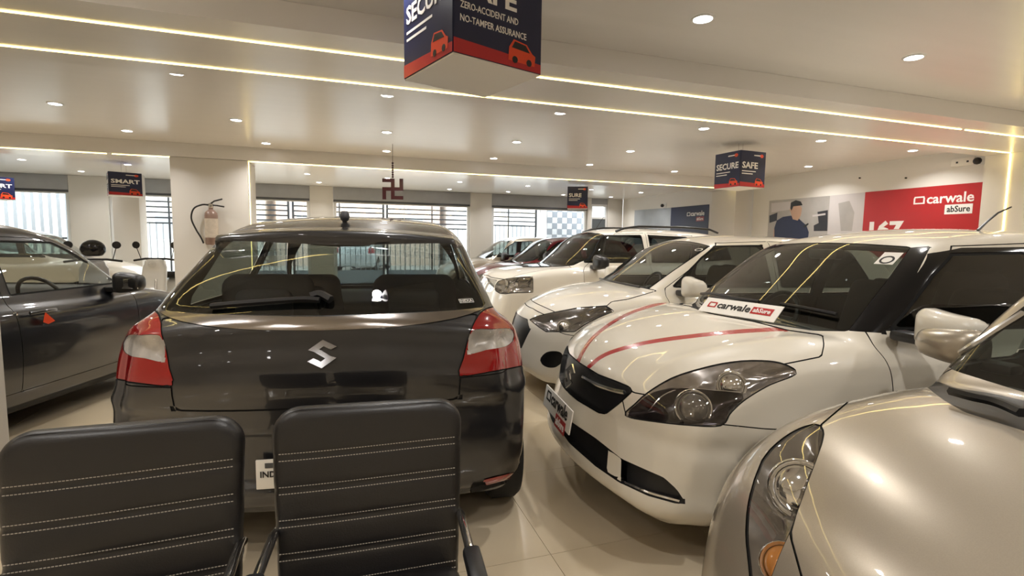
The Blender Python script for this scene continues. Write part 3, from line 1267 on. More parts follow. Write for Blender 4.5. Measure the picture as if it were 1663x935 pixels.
MB().lathe([(.001, .062), (.016, .060), (.024, .045), (.026, .03), (.022, .015), (.012, .004), (.012, -.01)], 16, Matrix.Translation(p)).build('antenna', mat('antenna_grey', rgb(70, 70, 74), .5), ba.root)
ba.tube_px([(345, 502), (400, 497), (450, 493), (495, 490), (520, 492)], 0.013, blackM, 'rear_wiper', off=0.016)
ba.tube_px([(505, 484), (520, 481), (538, 490)], 0.018, blackM, 'wiper_motor_cap', off=0.012)

# ------------------------------------------------------------------ white hatchback with red bonnet stripes
whiteP = paint('pearl_white_paint', rgb(226, 219, 204), rough=0.4)
black_gloss = mat('gloss_black_pillar', (0.005, 0.005, 0.006), 0.12, spec=0.35)


def swift_extra(x, y, z, d):
    ay = np.abs(y)
    f = sstep(1.0, 1.5, x)
    lip = np.exp(-((z - .30) / .05) ** 2) * f
    d = d - 0.018 * lip
    dip = np.exp(-((z - .575) / .035) ** 2) * f * sstep(.30, .55, ay)
    d = d + 0.012 * dip
    br = np.exp(-((ay - (.64 - .12 * sstep(1.0, 1.8, x))) / .05) ** 2) * sstep(.8, .9, z) * sstep(.9, 1.1, x)
    return d - 0.012 * br


sspec = base_spec(
    low=[(-1.88, .26), (-1.96, .36), (-1.99, .52), (-1.985, .68), (-1.96, .85), (-1.93, .98), (-1.85, 1.05), (-1.4, 1.05), (-.4, 1.03), (.5, 1.01),
         (.90, 1.02), (1.15, 1.005), (1.45, .955), (1.70, .88), (1.83, .80), (1.885, .74), (1.915, .66), (1.94, .55), (1.965, .45), (1.985, .36), (1.975, .29), (1.90, .245), (1.7, .22), (0, .20), (-1.65, .22)],
    green=[(-1.82, 1.0), (-1.66, 1.24), (-1.48, 1.43), (-1.1, 1.50), (-.4, 1.53), (.0, 1.505), (.28, 1.445), (.55, 1.285), (.93, 1.02), (1.03, .9), (0, .7), (-1.7, .7)],
    plan=[(-2.1, .76), (-1.7, .85), (-1.2, .875), (-.2, .875), (.8, .87), (1.3, .868), (1.65, .845), (1.9, .78), (2.1, .68)],
    kf=0.34, kc=0.12, wb=(1.22, -1.21), extra=swift_extra, wy=.87, flare=.016)
sw = Car('hatchback_car', 'white hatchback with two red bonnet stripes and black windscreen pillars', (3.12, 2.29, 172.9), sspec, whiteP, 0.021)
SHL = [(1016, 674), (1032, 656), (1052, 638), (1092, 614), (1142, 598), (1185, 589), (1227, 586), (1268, 590), (1293, 606), (1250, 624), (1210, 648), (1185, 671), (1172, 690), (1125, 690), (1058, 683)]
sw.reg('headlight_bowl', sw.gpx([(1018, 673), (1034, 657), (1062, 636), (1110, 629), (1160, 633), (1204, 638), (1206, 650), (1184, 670), (1172, 688), (1125, 689), (1058, 682)], 1, smooth=2), lensM,
       lens=(0.05, mat('lamp_housing_smoke', rgb(62, 56, 58), 0.18, metal=0.8, var=0.5, vscale=22)), label='smoked lower bowl of the headlight')
sw.reg('headlight', sw.gpx(SHL, 1, smooth=3), lensM, lens=(0.05, mat('lamp_housing_bright', rgb(168, 162, 158), 0.18, metal=0.85, var=0.5, vscale=22)), gap=0.005, label='swept-back clear headlight with dark lower bowl')
sw.reg('grille', sw.gpx([(895, 560), (919, 571), (938, 588), (972, 610), (1004, 622), (1021, 629), (1026, 635), (1004, 655), (983, 671), (972, 669), (938, 649), (916, 630), (895, 600)], 1, c=(1.88, .2, .68), r=.55, smooth=0),
       blackM, push=0.025, gap=0.006, one=True)
sw.reg('intake_divider', sw.gpx([(988, 730), (1009, 745), (1008, 778), (985, 766)], 1, smooth=0, c=(1.88, .5, .42), r=.3), whiteP)
sw.reg('lower_intake', sw.gpx([(880, 645), (900, 660), (930, 686), (967, 711), (1010, 745), (1048, 762), (1078, 775), (1099, 794), (1114, 817), (1099, 818), (1052, 805), (1005, 783), (967, 757), (925, 720), (898, 682), (880, 660)], 1,
                              c=(1.85, .4, .40), r=.75, smooth=0), blackM, push=0.04, one=True)
stripe = mat('red_vinyl_stripe', rgb(176, 30, 38), 0.25, coat=0.8)


def stripe_reg(c, pts, hw, side=1):
    ln = cr_open(pts, 6)

    def sd(V):
        o = np.full(len(V), BIG)
        k = np.nonzero((V[:, 2] > .68) & (V[:, 0] > .7))[0]
        if len(k):
            Q = V[k]
            Wd = Q @ c.Rl + np.array([c.x, c.y, 0]) - CP
            q = Wd @ CR.T
            P = np.stack([q[:, 0] / q[:, 2] * FPX + IMW / 2, q[:, 1] / q[:, 2] * FPX + IMH / 2], 1)
            o[k] = line_sd(P, ln) * q[:, 2] / FPX
        return o
    return sd


bon_g = sw.gpx([(890, 560), (919, 569), (938, 586), (972, 607), (1004, 619), (1023, 627), (1028, 636), (1050, 640), (1092, 615), (1142, 599), (1185, 590), (1227, 586), (1268, 591), (1333, 578), (1337, 560), (1335, 545), (1279, 537), (1225, 523),
                (1134, 506), (1080, 480), (900, 470)], 1, c=(1.35, .4, .9), r=.95, smooth=0, lim=lambda V: .66 - V[:, 2])
for pts in ([(958, 594), (975, 580), (1000, 569), (1050, 556), (1120, 546), (1200, 538), (1290, 533)], [(938, 589), (947, 570), (965, 546), (1000, 520), (1040, 502), (1090, 488)]):
    g0 = stripe_reg(sw, pts, 0.009)
    sw.reg('bonnet_stripe', (lambda V, g0=g0: np.where(np.abs(g0(V)) < BIG - 1, np.maximum(np.abs(g0(V)) - 0.010, bon_g(V)), BIG)), stripe, one=True, presplit=g0)
sw.reg('windshield', sw.gpx([(1240, 393), (1300, 394), (1400, 397), (1477, 402), (1440, 454), (1377, 536), (1320, 535), (1225, 520), (1130, 497), (1050, 480), (1100, 400)], 1, c=(.6, .3, 1.22), r=.85, smooth=0, lim=lambda V: np.maximum(.22 - V[:, 0], 1.0 - V[:, 2])),
       glass('windscreen_glass', (0.55, 0.60, 0.57)), gap=0.006, one=True)
sw.reg('bonnet', bon_g, whiteP, gap=0.006, one=True)
sw.reg('windscreen_pillar', sw.gpx([(1477, 402), (1512, 399), (1480, 462), (1436, 541), (1377, 537), (1440, 454)], 1, smooth=0), black_gloss, inner=True)
std_side_glass(sw, glass('side_glass', (0.30, 0.33, 0.32)), zb=1.05, zt=1.375, a0=.62)
sw.reg('door_frame', sw.gsv([(.74, 1.03), (.30, 1.385), (.12, 1.415), (-.35, 1.425), (-1.2, 1.40), (-1.3, 1.03)], smooth=0), black_gloss, inner=True)
std_doors(sw, f0=.735)
sw.reg('front_bumper', sw.gpx([(1172, 690), (1240, 697), (1300, 700), (1300, 900), (800, 900), (800, 560), (905, 560), (1010, 650), (1016, 676), (1058, 684), (1125, 691)], 1, c=(1.7, .5, .5), r=1.0, smooth=0, lim=lambda V: 1.28 - V[:, 0]), whiteP, gap=0.005, one=True)
sw.build()
sw.interior(seat_mat=seatM)
sw.mirror(.645, .985, 1.075, whiteP, sx=.09, sy=.125, sz=.074, both=False)
# headlight internals
hl = [o for o in sw.parts['headlight'] if np.mean([v.co.y for v in o.data.vertices]) > 0][0]


def ball(name, m, parent, c, r, sx=1.0, seg=20):
    pr = [(max(r * math.sin(math.pi * i / 10), 1e-4), r * math.cos(math.pi * i / 10)) for i in range(11)]
    return MB().lathe(pr, seg, Matrix.Translation(c) @ Matrix.Diagonal((sx, 1, 1, 1))).build(name, m, parent)


def lamp_bowl(c, px, py, r, parent, ringm=chromeM, bulb=satinM, depth=0.045, name='projector'):
    Fm = c.frame_at(px, py, -depth)
    n = Vector(c.cam) - Fm.translation
    n.normalize()
    q = n.to_track_quat('Z', 'Y').to_matrix().to_4x4()
    Mx = Matrix.Translation(Fm.translation) @ q
    t = MB().lathe([(r, 0.014), (r * 1.06, 0.010), (r * 1.06, -.01), (r * .9, -.008), (r * .86, .008), (r, .014)], 24, Mx)
    o = t.build('lamp_bezel', ringm, parent)
    t = MB().lathe([(.0005, r * .55)] + [(r * .86 * math.sin(a), r * .55 * math.cos(a)) for a in (.3, .6, .9, 1.2, 1.5)], 24, Mx)
    t.build(name, bulb, parent)


projM = mat('projector_glass', rgb(120, 116, 112), 0.05, metal=0.6, coat=1.0, var=0.3, vscale=60)
lamp_bowl(sw, 1122, 655, .075, hl, bulb=projM)
lamp_bowl(sw, 1190, 616, .06, hl, bulb=chromeM)
sw.tube_px([(1050, 668), (1075, 640), (1110, 628), (1160, 632), (1205, 636)], 0.004, chromeM, 'lamp_divider', off=-0.012, parent=hl)
# emblem bars in the grille
gr = sw.parts['grille'][0]
sw.tube_px([(948, 612), (970, 624), (1000, 634), (1015, 637)], 0.011, chromeM, 'grille_bar', off=0.004, parent=gr)
F = frame((1.935, 0, .672), (0, 1, 0), (-.25, 0, 1))
em = MB()
k = 1.25
for sgn in (1, -1):
    em.prism([(a * k * sgn, b * k * sgn) for a, b in EMB], 0, .008, F)
em.build('emblem', chromeM, sw.root, label='chrome angular S emblem')
sw.tube_px([(1000, 777), (1030, 791), (1060, 803), (1108, 817)], 0.008, chromeM, 'intake_trim', off=-0.018)


# "carwale abSure" boards
def carwale(parent, Mx, w_, dark, abm, abt, stack=False, hgt=None, badge_col=None):
    """wordmark w_ wide: outlined car-window mark, word, and the abSure tag"""
    if stack:
        s_ = w_ / 4.9
        text('carwale', s_ * 1.25, dark, parent, Mx @ Matrix.Translation((s_ * 1.15, 0, 0)), bold=s_ * .02, width=s_ * 3.75)
    else:
        s_ = w_ / 7.2
        text('carwale', s_ * 1.25, dark, parent, Mx @ Matrix.Translation((s_ * 1.15, 0, 0)), bold=s_ * .02, width=s_ * 3.75)
    fr = MB()
    for a, b in (((0, 0), (.98, .12)), ((.05, .58), (.93, .70)), ((0, .12), (.14, .58)), ((.84, .12), (.98, .58))):
        fr.box(a[0] * s_, b[0] * s_, a[1] * s_, b[1] * s_, 0, .002, Mx)
    fr.build('logo_mark', badge_col or dark, parent)
    if stack:
        B_ = Mx @ Matrix.Translation((s_ * 2.7, -s_ * 1.05, 0))
    else:
        B_ = Mx @ Matrix.Translation((s_ * 5.05, -s_ * .08, 0))
    tg = MB().box(0, s_ * 2.15, 0, s_ * .85, -.0005, .0015, B_).build('tag_field', abm, parent)
    text('abSure', s_ * .75, abt, parent, B_ @ Matrix.Translation((s_ * .18, s_ * .2, .002)), bold=s_ * .015, width=s_ * 1.8, depth=0.001)


np_ = thing('dealer_plate', 'white plate with black dealer wordmark on front bumper of striped hatchback', 'plate', (0, 0, 0))
Mw = sw.root.matrix_basis.copy()
Mw = Matrix.Translation((sw.x, sw.y, 0)) @ Matrix.Rotation(sw.a, 4, 'Z')
Fp = Mw @ frame((2.018, -.25, .435), (0, 1, 0), (-.16, 0, 1))
MB().box(0, .5, 0, .125, -.008, 0, Fp).build('plate_board', whiteM, np_, bevel=.002)
carwale(np_, Fp @ Matrix.Translation((.05, .052, .0005)), .39, blackTextM, redM, textM, stack=True)
cb = thing('dealer_card', 'white dealer card lying at windscreen base of the striped hatchback', 'card', (0, 0, 0))
Pc = []
for q in ((1134, 507), (1256, 527)):
    p = sw.hit(*q)
    Pc.append(Mw @ Vector(p + sw.nrm(p) * 0.012))
xa = Pc[1] - Pc[0]
rearv = Mw.to_3x3() @ Vector((-.75, 0, .66))
Fc = frame(Pc[0], xa, rearv)
W_, H_ = xa.length, .112
MB().box(0, W_, 0, H_, -.003, 0, Fc).build('card_board', whiteM, cb)
carwale(cb, Fc @ Matrix.Translation((W_ * .08, H_ * .36, .0005)), W_ * .84, blackTextM, redM, textM, badge_col=redM)
# wipers, stickers, antenna
sw.tube_px([(1100, 487), (1150, 480), (1200, 489), (1235, 494)], 0.010, blackM, 'wiper', off=0.02)
sw.tube_px([(1270, 498), (1310, 505), (1360, 515)], 0.010, blackM, 'wiper', off=0.02)
F = sw.frame_at(1443, 421, 0.004)
st = MB().box(-.045, .045, -.05, .055, 0, .001, F).build('sticker', whiteM, sw.root, label='white square sticker with black ring')
MB().lathe([(.024, .0012), (.034, .0012), (.034, .0022), (.024, .0022)], 24, F @ Matrix.Translation((0, -.012, 0))).build('sticker_ring', blackTextM, st)
p = Vector(sw.hit(1588, 374))
MB().tube([p, p + Vector((-.06, 0, .05)), p + Vector((-.13, 0, .10)), p + Vector((-.22, 0, .135))], [.008, .006, .005, .004], 6).build('antenna', blackM, sw.root)
MB().box(.30, .36, -.11, .11, 1.335, 1.395).build('inner_mirror', blackM, sw.root, bevel=.015)
# ------------------------------------------------------------------ silver-beige hatchback, nose in the near right corner
silverP = paint('champagne_silver_paint', rgb(178, 168, 152), metal=0.55, rough=0.33, flake=0.06)
vspec = base_spec(
    low=[(-1.80, .26), (-1.86, .4), (-1.86, .8), (-1.8, 1.0), (-1.4, 1.03), (-.4, 1.02), (.5, 1.0), (.86, 1.02), (1.1, 1.005), (1.35, .965), (1.55, .90), (1.70, .80), (1.78, .68), (1.83, .52), (1.84, .38), (1.78, .26),
         (1.6, .21), (0, .2), (-1.6, .22)],
    green=[(-1.75, 1.0), (-1.66, 1.24), (-1.5, 1.42), (-1.1, 1.49), (-.4, 1.52), (.0, 1.50), (.26, 1.44), (.52, 1.28), (.88, 1.02), (.98, .9), (0, .7), (-1.6, .7)],
    plan=[(-2.1, .74), (-1.7, .82), (-1.2, .85), (-.2, .85), (.8, .85), (1.3, .85), (1.6, .82), (1.85, .74), (2.1, .62)],
    kf=0.42, kc=0.16, wb=(1.18, -1.2), wy=.85, flare=.02)
si = Car('hatchback_car', 'silver beige hatchback with its bonnet filling the lower right corner', (2.60, .40, 180.2), vspec, silverP, 0.021)
VHL = [(1324, 690), (1335, 698), (1333, 719), (1312, 775), (1294, 825), (1280, 863), (1265, 895), (1250, 935), (1235, 980), (1222, 980), (1220, 935), (1214, 880), (1214, 848), (1219, 807), (1239, 748), (1268, 716), (1297, 698)]
si.reg('headlight', si.gpx(VHL, -1, smooth=2), lensM, lens=(0.06, mat('lamp_housing_chrome', rgb(150, 145, 140), 0.16, metal=0.9, var=0.4, vscale=25)), gap=0.005, label='tall clear headlight with chrome bowls')
si.reg('windshield', si.gpx([(1503, 614), (1552, 633), (1608, 641), (1663, 655), (1800, 690), (2600, 880), (2600, 0), (1800, 380), (1700, 470)], -1, c=(.5, .3, 1.2), r=.85, smooth=0, lim=lambda V: np.maximum(.22 - V[:, 0], 1.02 - V[:, 2])), glass('windscreen_glass'), one=True)
si.reg('cowl', si.gpx([(1487, 613), (1503, 612), (1552, 630), (1608, 638), (1663, 650), (1800, 690), (2600, 880), (2600, 1010), (1655, 697), (1566, 669), (1533, 650)], -1, c=(.85, .3, 1.02), r=.8, smooth=0), blackM, one=True)
si.reg('bonnet', si.gpx([(1487, 614), (1533, 650), (1566, 669), (1655, 697), (2600, 1010), (2600, 1800), (1400, 1800), (1330, 1100), (1305, 940), (1285, 868), (1296, 828), (1315, 775), (1336, 719), (1335, 690), (1400, 635), (1480, 596)], -1, c=(1.3, .3, .9), r=1.0, smooth=0, lim=lambda V: .62 - V[:, 2]), silverP, gap=0.005, one=True)
std_side_glass(si, glass('side_glass'), a0=.60)
std_doors(si, f0=.70)
si.build()
si.interior(dash=.58)
si.mirror(.43, .875, 1.05, silverP, sx=.08, sy=.115, sz=.062)
hl = [o for o in si.parts['headlight'] if np.mean([v.co.y for v in o.data.vertices]) < 0][0]
lamp_bowl(si, 1282, 772, .07, hl, bulb=chromeM)
lamp_bowl(si, 1245, 905, .05, hl, bulb=mat('amber_lamp', rgb(200, 130, 60), .15, coat=1))
si.tube_px([(1545, 652), (1580, 662), (1620, 672), (1660, 690)], 0.012, blackM, 'wiper', off=0.03)
si.tube_px([(1500, 610), (1560, 573), (1620, 534), (1662, 508)], 0.010, satinM, 'pillar_trim', off=0.0)

# ------------------------------------------------------------------ white hatchback with dark sunroof glass look, between the striped car and the SUV
ispec = base_spec(
    low=[(-1.88, .26), (-1.96, .36), (-1.99, .52), (-1.985, .68), (-1.96, .85), (-1.93, .98), (-1.85, 1.05), (-1.4, 1.05), (-.4, 1.02), (.5, 1.0),
         (.93, 1.0), (1.2, .975), (1.5, .91), (1.74, .815), (1.86, .73), (1.92, .63), (1.95, .5), (1.97, .38), (1.95, .28), (1.7, .22), (0, .20), (-1.65, .22)],
    green=[(-1.82, 1.0), (-1.66, 1.24), (-1.48, 1.41), (-1.1, 1.475), (-.4, 1.505), (.05, 1.48), (.34, 1.40), (.62, 1.24), (.98, 1.0), (1.05, .88), (0, .7), (-1.7, .7)],
    kf=0.36, kc=0.10, wy=.88)
whiteP2 = paint('solid_white_paint', rgb(230, 224, 212), rough=0.4)
i2 = Car('hatchback_car', 'white hatchback between the striped hatchback and the white SUV', (3.50, 4.35, 170.5), ispec, whiteP2, 0.026)
i2.reg('headlight', i2.gpx([(861, 519), (875, 513), (902, 507), (940, 500), (984, 497), (996, 505), (974, 514), (950, 526), (933, 538), (887, 538), (876, 531)], 1, smooth=0), lensM, lens=(.045, mat('lamp_housing_dark', rgb(120, 116, 114), .2, metal=.85, var=.6, vscale=26)), gap=.007)
i2.reg('windshield', i2.gpx([(952, 449), (1053, 467), (1090, 440), (1155, 396), (1120, 392), (1083, 391), (1000, 425), (930, 450)], 1, c=(.6, .2, 1.2), r=.9, smooth=0, lim=lambda V: np.maximum(.25 - V[:, 0], 1.0 - V[:, 2])), wgM, one=True, gap=.012)
i2.reg('bonnet', i2.gpx([(840, 470), (849, 479), (871, 492), (902, 506), (940, 499), (985, 496), (993, 489), (1020, 485), (1064, 472), (1050, 469), (990, 455), (950, 447), (880, 450)], 1, c=(1.35, .35, .9), r=.95, smooth=0, lim=lambda V: .74 - V[:, 2]), whiteP2, gap=.007, one=True)
i2.reg('grille', i2.gfv([(-.2, .70), (.30, .70), (.44, .62), (.36, .44), (-.2, .40)], 1.5, smooth=0), blackM, push=.02, one=True)
i2.reg('fog_lamp', i2.gpx([(877, 584), (884, 574), (895, 570), (911, 572), (914, 585), (905, 595), (893, 597), (882, 593)], 1, smooth=3), blackM, push=.03)
std_side_glass(i2, glass('side_glass'), a0=.64)
i2.reg('front_bumper', i2.gfv([(-.2, .2), (.95, .2), (.95, .60), (.5, .76), (.2, .78), (-.2, .78)], 1.45, smooth=0), whiteP2, gap=.005, one=True)
std_doors(i2)
i2.build()
i2.interior(seat_mat=seatGM)
i2.mirror(.60, .96, 1.05, whiteP2, sx=.09, sy=.12, sz=.08)
hl = [o for o in i2.parts['headlight'] if np.mean([v.co.y for v in o.data.vertices]) > 0][0]
lamp_bowl(i2, 912, 527, .06, hl, bulb=chromeM)
i2.tube_px([(955, 450), (980, 456), (1010, 463), (1040, 469)], 0.010, blackM, 'wiper', off=0.02)
F = i2.frame_at(1135, 406, .004)
st = MB().lathe([(.028, 0), (.036, 0), (.036, .001), (.028, .001)], 20, F @ Matrix.Diagonal((1.2, .7, 1, 1))).build('round_sticker', whiteM, i2.root, label='small round white outlined sticker')

# ------------------------------------------------------------------ white SUV
uspec = base_spec(
    low=[(-1.90, .34), (-1.97, .44), (-1.99, .6), (-1.98, .8), (-1.96, 1.0), (-1.92, 1.10), (-1.4, 1.12), (-.4, 1.10), (.5, 1.08), (.92, 1.08), (1.2, 1.06), (1.5, 1.02), (1.75, .97), (1.88, .88), (1.94, .75), (1.97, .6),
         (1.98, .45), (1.94, .33), (1.7, .28), (0, .26), (-1.65, .28)],
    green=[(-1.94, 1.05), (-1.88, 1.3), (-1.78, 1.50), (-1.5, 1.585), (-.8, 1.625), (-.1, 1.62), (.22, 1.58), (.42, 1.49), (.66, 1.31), (.96, 1.08), (1.05, .95), (0, .75), (-1.8, .75)],
    plan=[(-2.1, .80), (-1.7, .87), (-1.2, .895), (-.2, .895), (.8, .89), (1.3, .88), (1.7, .84), (2.1, .76)],
    inset=[(.1, .09), (.3, .03), (.45, .008), (.65, .0), (.85, .006), (1.0, .03), (1.1, .08), (1.2, .16), (1.4, .3)],
    gw=[(.6, .83), (1.05, .80), (1.15, .78), (1.3, .735), (1.45, .68), (1.55, .635), (1.7, .55)],
    kf=.24, kc=.08, kz=.04, zb=.30, kgf=.16, wy=.895)
su = Car('suv_car', 'white SUV with black roof rails behind the white hatchbacks', (3.88, 7.05, 177.5), uspec, whiteP2, 0.030)
su.reg('windshield', su.gfv([(-.3, 1.10), (.68, 1.10), (.585, 1.49), (.3, 1.53), (-.3, 1.54)], .30), glass('windscreen_glass'), one=True, gap=.012)
su.reg('headlight', su.gfv([(.50, .86), (.78, .93), (.95, .95), (.95, .80), (.78, .72), (.54, .74)], 1.45, smooth=2), lensM, lens=(.05, MATS['lamp_housing_chrome']), gap=.008)
su.reg('grille', su.gfv([(-.2, .88), (.46, .88), (.48, .74), (.40, .70), (-.2, .70)], 1.5, smooth=0), chromeM, one=True, push=.02)
su.reg('bonnet', lambda V: np.maximum(np.maximum(np.abs(V[:, 1]) - .72, np.abs(V[:, 0] - 1.35) - .5), .90 - V[:, 2]), whiteP2, gap=.008, one=True)
std_side_glass(su, glass('side_glass'), zb=1.14, zt=1.50, a0=.66, a1=.32, r0=-1.1, r1=-1.05)
su.reg('quarter_window', su.gsv([(-1.26, 1.16), (-1.22, 1.49), (-1.68, 1.47), (-1.76, 1.18)], smooth=0), glass('side_glass'), gap=.012)
std_doors(su, z0=.40, z1=1.53)
su.build()
for o_ in su.parts['headlight']:
    sd = 1 if np.mean([v.co.y for v in o_.data.vertices]) > 0 else -1
    for yy, rr in ((.62, .06), (.75, .05)):
        xx = 1.90 - .24 * yy * yy - .02
        Mx = Matrix.Translation((xx - .03 - .06 * (yy > .7), sd * yy, .83)) @ Matrix.Rotation(math.pi / 2, 4, 'Y')
        MB().lathe([(.001, -.02), (rr * .6, -.012), (rr, .012), (rr * 1.08, .012), (rr * 1.08, -.02)], 18, Mx).build('lamp_bowl', chromeM, o_)
su.interior(dash=.66, restz=.86)
su.mirror(.56, 1.0, 1.14, blackM, sx=.10, sy=.13, sz=.09)
for sd in (1, -1):
    rl = MB().tube([(.12, sd * .58, 1.57), (-.02, sd * .575, 1.615), (-.25, sd * .57, 1.645), (-1.0, sd * .57, 1.65), (-1.45, sd * .575, 1.625), (-1.6, sd * .58, 1.575)], .016, 8)
    rl.build('roof_rail', blackM, su.root)
MB().tube([(.18, .0, 1.57), (.10, .0, 1.70), (.03, 0, 1.80)], [.006, .004, .003], 6).build('antenna', blackM, su.root)

# ------------------------------------------------------------------ maroon hatchback, silver hatchback further back
redP = paint('maroon_paint', rgb(120, 14, 36), metal=0.3, rough=0.3)
rd = Car('hatchback_car', 'maroon red hatchback mostly hidden behind the white SUV', (4.35, 10.0, 178), base_spec(), redP, 0.035)
rd.reg('windshield', rd.gfv([(-.3, 1.02), (.68, 1.03), (.56, 1.40), (.3, 1.43), (-.3, 1.44)], 0.30), glass('windscreen_glass'), one=True)
std_side_glass(rd, glass('side_glass'))
rd.reg('headlight', rd.gfv([(.46, .74), (.72, .84), (.9, .86), (.9, .74), (.74, .66), (.5, .66)], 1.4, smooth=2), lensM, lens=(.05, MATS['lamp_housing_chrome']))
rd.build()
rd.interior()
rd.mirror(.55, .98, 1.05, redP)
sv = Car('hatchback_car', 'pale silver hatchback at the far back beside the street windows', (4.1, 11.95, 178), base_spec(), silverP, 0.035)
sv.reg('windshield', sv.gfv([(-.3, 1.02), (.68, 1.03), (.56, 1.40), (.3, 1.43), (-.3, 1.44)], 0.30), glass('windscreen_glass'), one=True)
std_side_glass(sv, glass('side_glass'))
sv.build()
sv.interior()
sv.mirror(.55, .98, 1.05, blackM)

# ------------------------------------------------------------------ black sedan on the left
navyP = paint('blue_black_paint', rgb(15, 16, 21), metal=0.0, rough=0.3)
dspec = base_spec(
    low=[(-2.05, .28), (-2.14, .4), (-2.16, .6), (-2.14, .85), (-2.08, .98), (-1.9, 1.03), (-1.4, 1.03), (-.4, .99), (.5, .965), (.95, .97), (1.25, .93), (1.6, .86), (1.85, .76), (1.98, .64), (2.04, .5), (2.04, .36), (1.95, .26),
         (1.7, .21), (0, .20), (-1.8, .22)],
    green=[(-1.75, 1.0), (-1.3, 1.27), (-1.0, 1.44), (-.6, 1.505), (-.2, 1.52), (.1, 1.495), (.4, 1.395), (.72, 1.195), (1.05, .97), (1.1, .85), (0, .7), (-1.6, .7)],
    gw=[(.6, .82), (.92, .79), (1.0, .765), (1.15, .715), (1.3, .655), (1.42, .595), (1.6, .5)], wb=(1.30, -1.25))
se = Car('sedan_car', 'black sedan parked at the left with an orange tag on its door handle', (-2.83, 4.94, 72), dspec, navyP, 0.026)
se.reg('windshield', se.gfv([(-.3, .99), (.68, 1.0), (.55, 1.36), (.3, 1.39), (-.3, 1.40)], 0.36), wgM, one=True)
se.reg('rear_window', se.gfv([(-.3, 1.08), (.62, 1.08), (.52, 1.36), (-.3, 1.40)], -1.0), tintM, one=True)
std_side_glass(se, wgM, zb=1.0, zt=1.345, a0=.74, a1=.24, r0=-1.2, r1=-.85)
std_doors(se, f0=.80, z1=1.38)
se.build()
se.interior(dash=.66, seatx=-.1, restz=.70, steer=(.42, .90))
se.mirror(.62, .96, 1.01, blackM, sx=.09, sy=.12, sz=.08)
for xh in (-.16,):
    hd = MB().tube([(xh - .1, -.888, .865), (xh - .06, -.905, .868), (xh + .06, -.905, .868), (xh + .1, -.888, .865)], .014, 8).build('door_handle', navyP, se.root)
    MB().lathe([(.001, .008), (.013, .006), (.014, 0)], 14, Matrix.Translation((xh - .20, -.882, .875)) @ Matrix.Rotation(math.pi / 2, 4, 'X')).build('key_lock', chromeM, se.root)
tgo = MB().prism([(0, 0), (.05, -.05), (.075, -.075), (.02, -.09), (-.02, -.07)], 0, .002, frame((-.17, -.912, .862), (1, 0, 0), (0, 0, 1))).build('tag', orangeM, se.root, label='orange paper tag on the door handle')
# ================================================================== CHAIRS IN FRONT
leatherM = mat('black_leatherette', rgb(20, 18, 19), 0.38, var=0.15, vscale=5, bump=0.25, bscale=220, spec=0.6)
threadM = mat('pale_thread', rgb(170, 162, 150), 0.7)
BW, BH, BT = 0.252, 0.29, 0.032
ROWS = [0.165, 0.075, -0.015, -0.105, -0.195]


def back_fn(x, y, z):
    # rounded-corner pad, gently bulged, with stitched valleys
    r = 0.075
    w_ = BW + 0.012 * np.sin((z + .1) * 3)
    qx, qz = np.abs(x) - w_ + r, np.abs(z) - BH + r
    pl_ = np.sqrt(np.maximum(qx, 0) ** 2 + np.maximum(qz, 0) ** 2) + np.minimum(np.maximum(qx, qz), 0) - r
    th = BT + 0.006 * np.cos(x * 6)
    for z0 in ROWS:
        zz = z - z0 - 0.006 * np.sin(x * 5)
        th = th - 0.005 * np.exp(-(zz / 0.009) ** 2)
    return smax(pl_, np.abs(y) - th, 0.035)


BACK_ME = solid('backrest', back_fn, (-.31, -.07, -.34), (.31, .07, .34), 0.0115, leatherM)


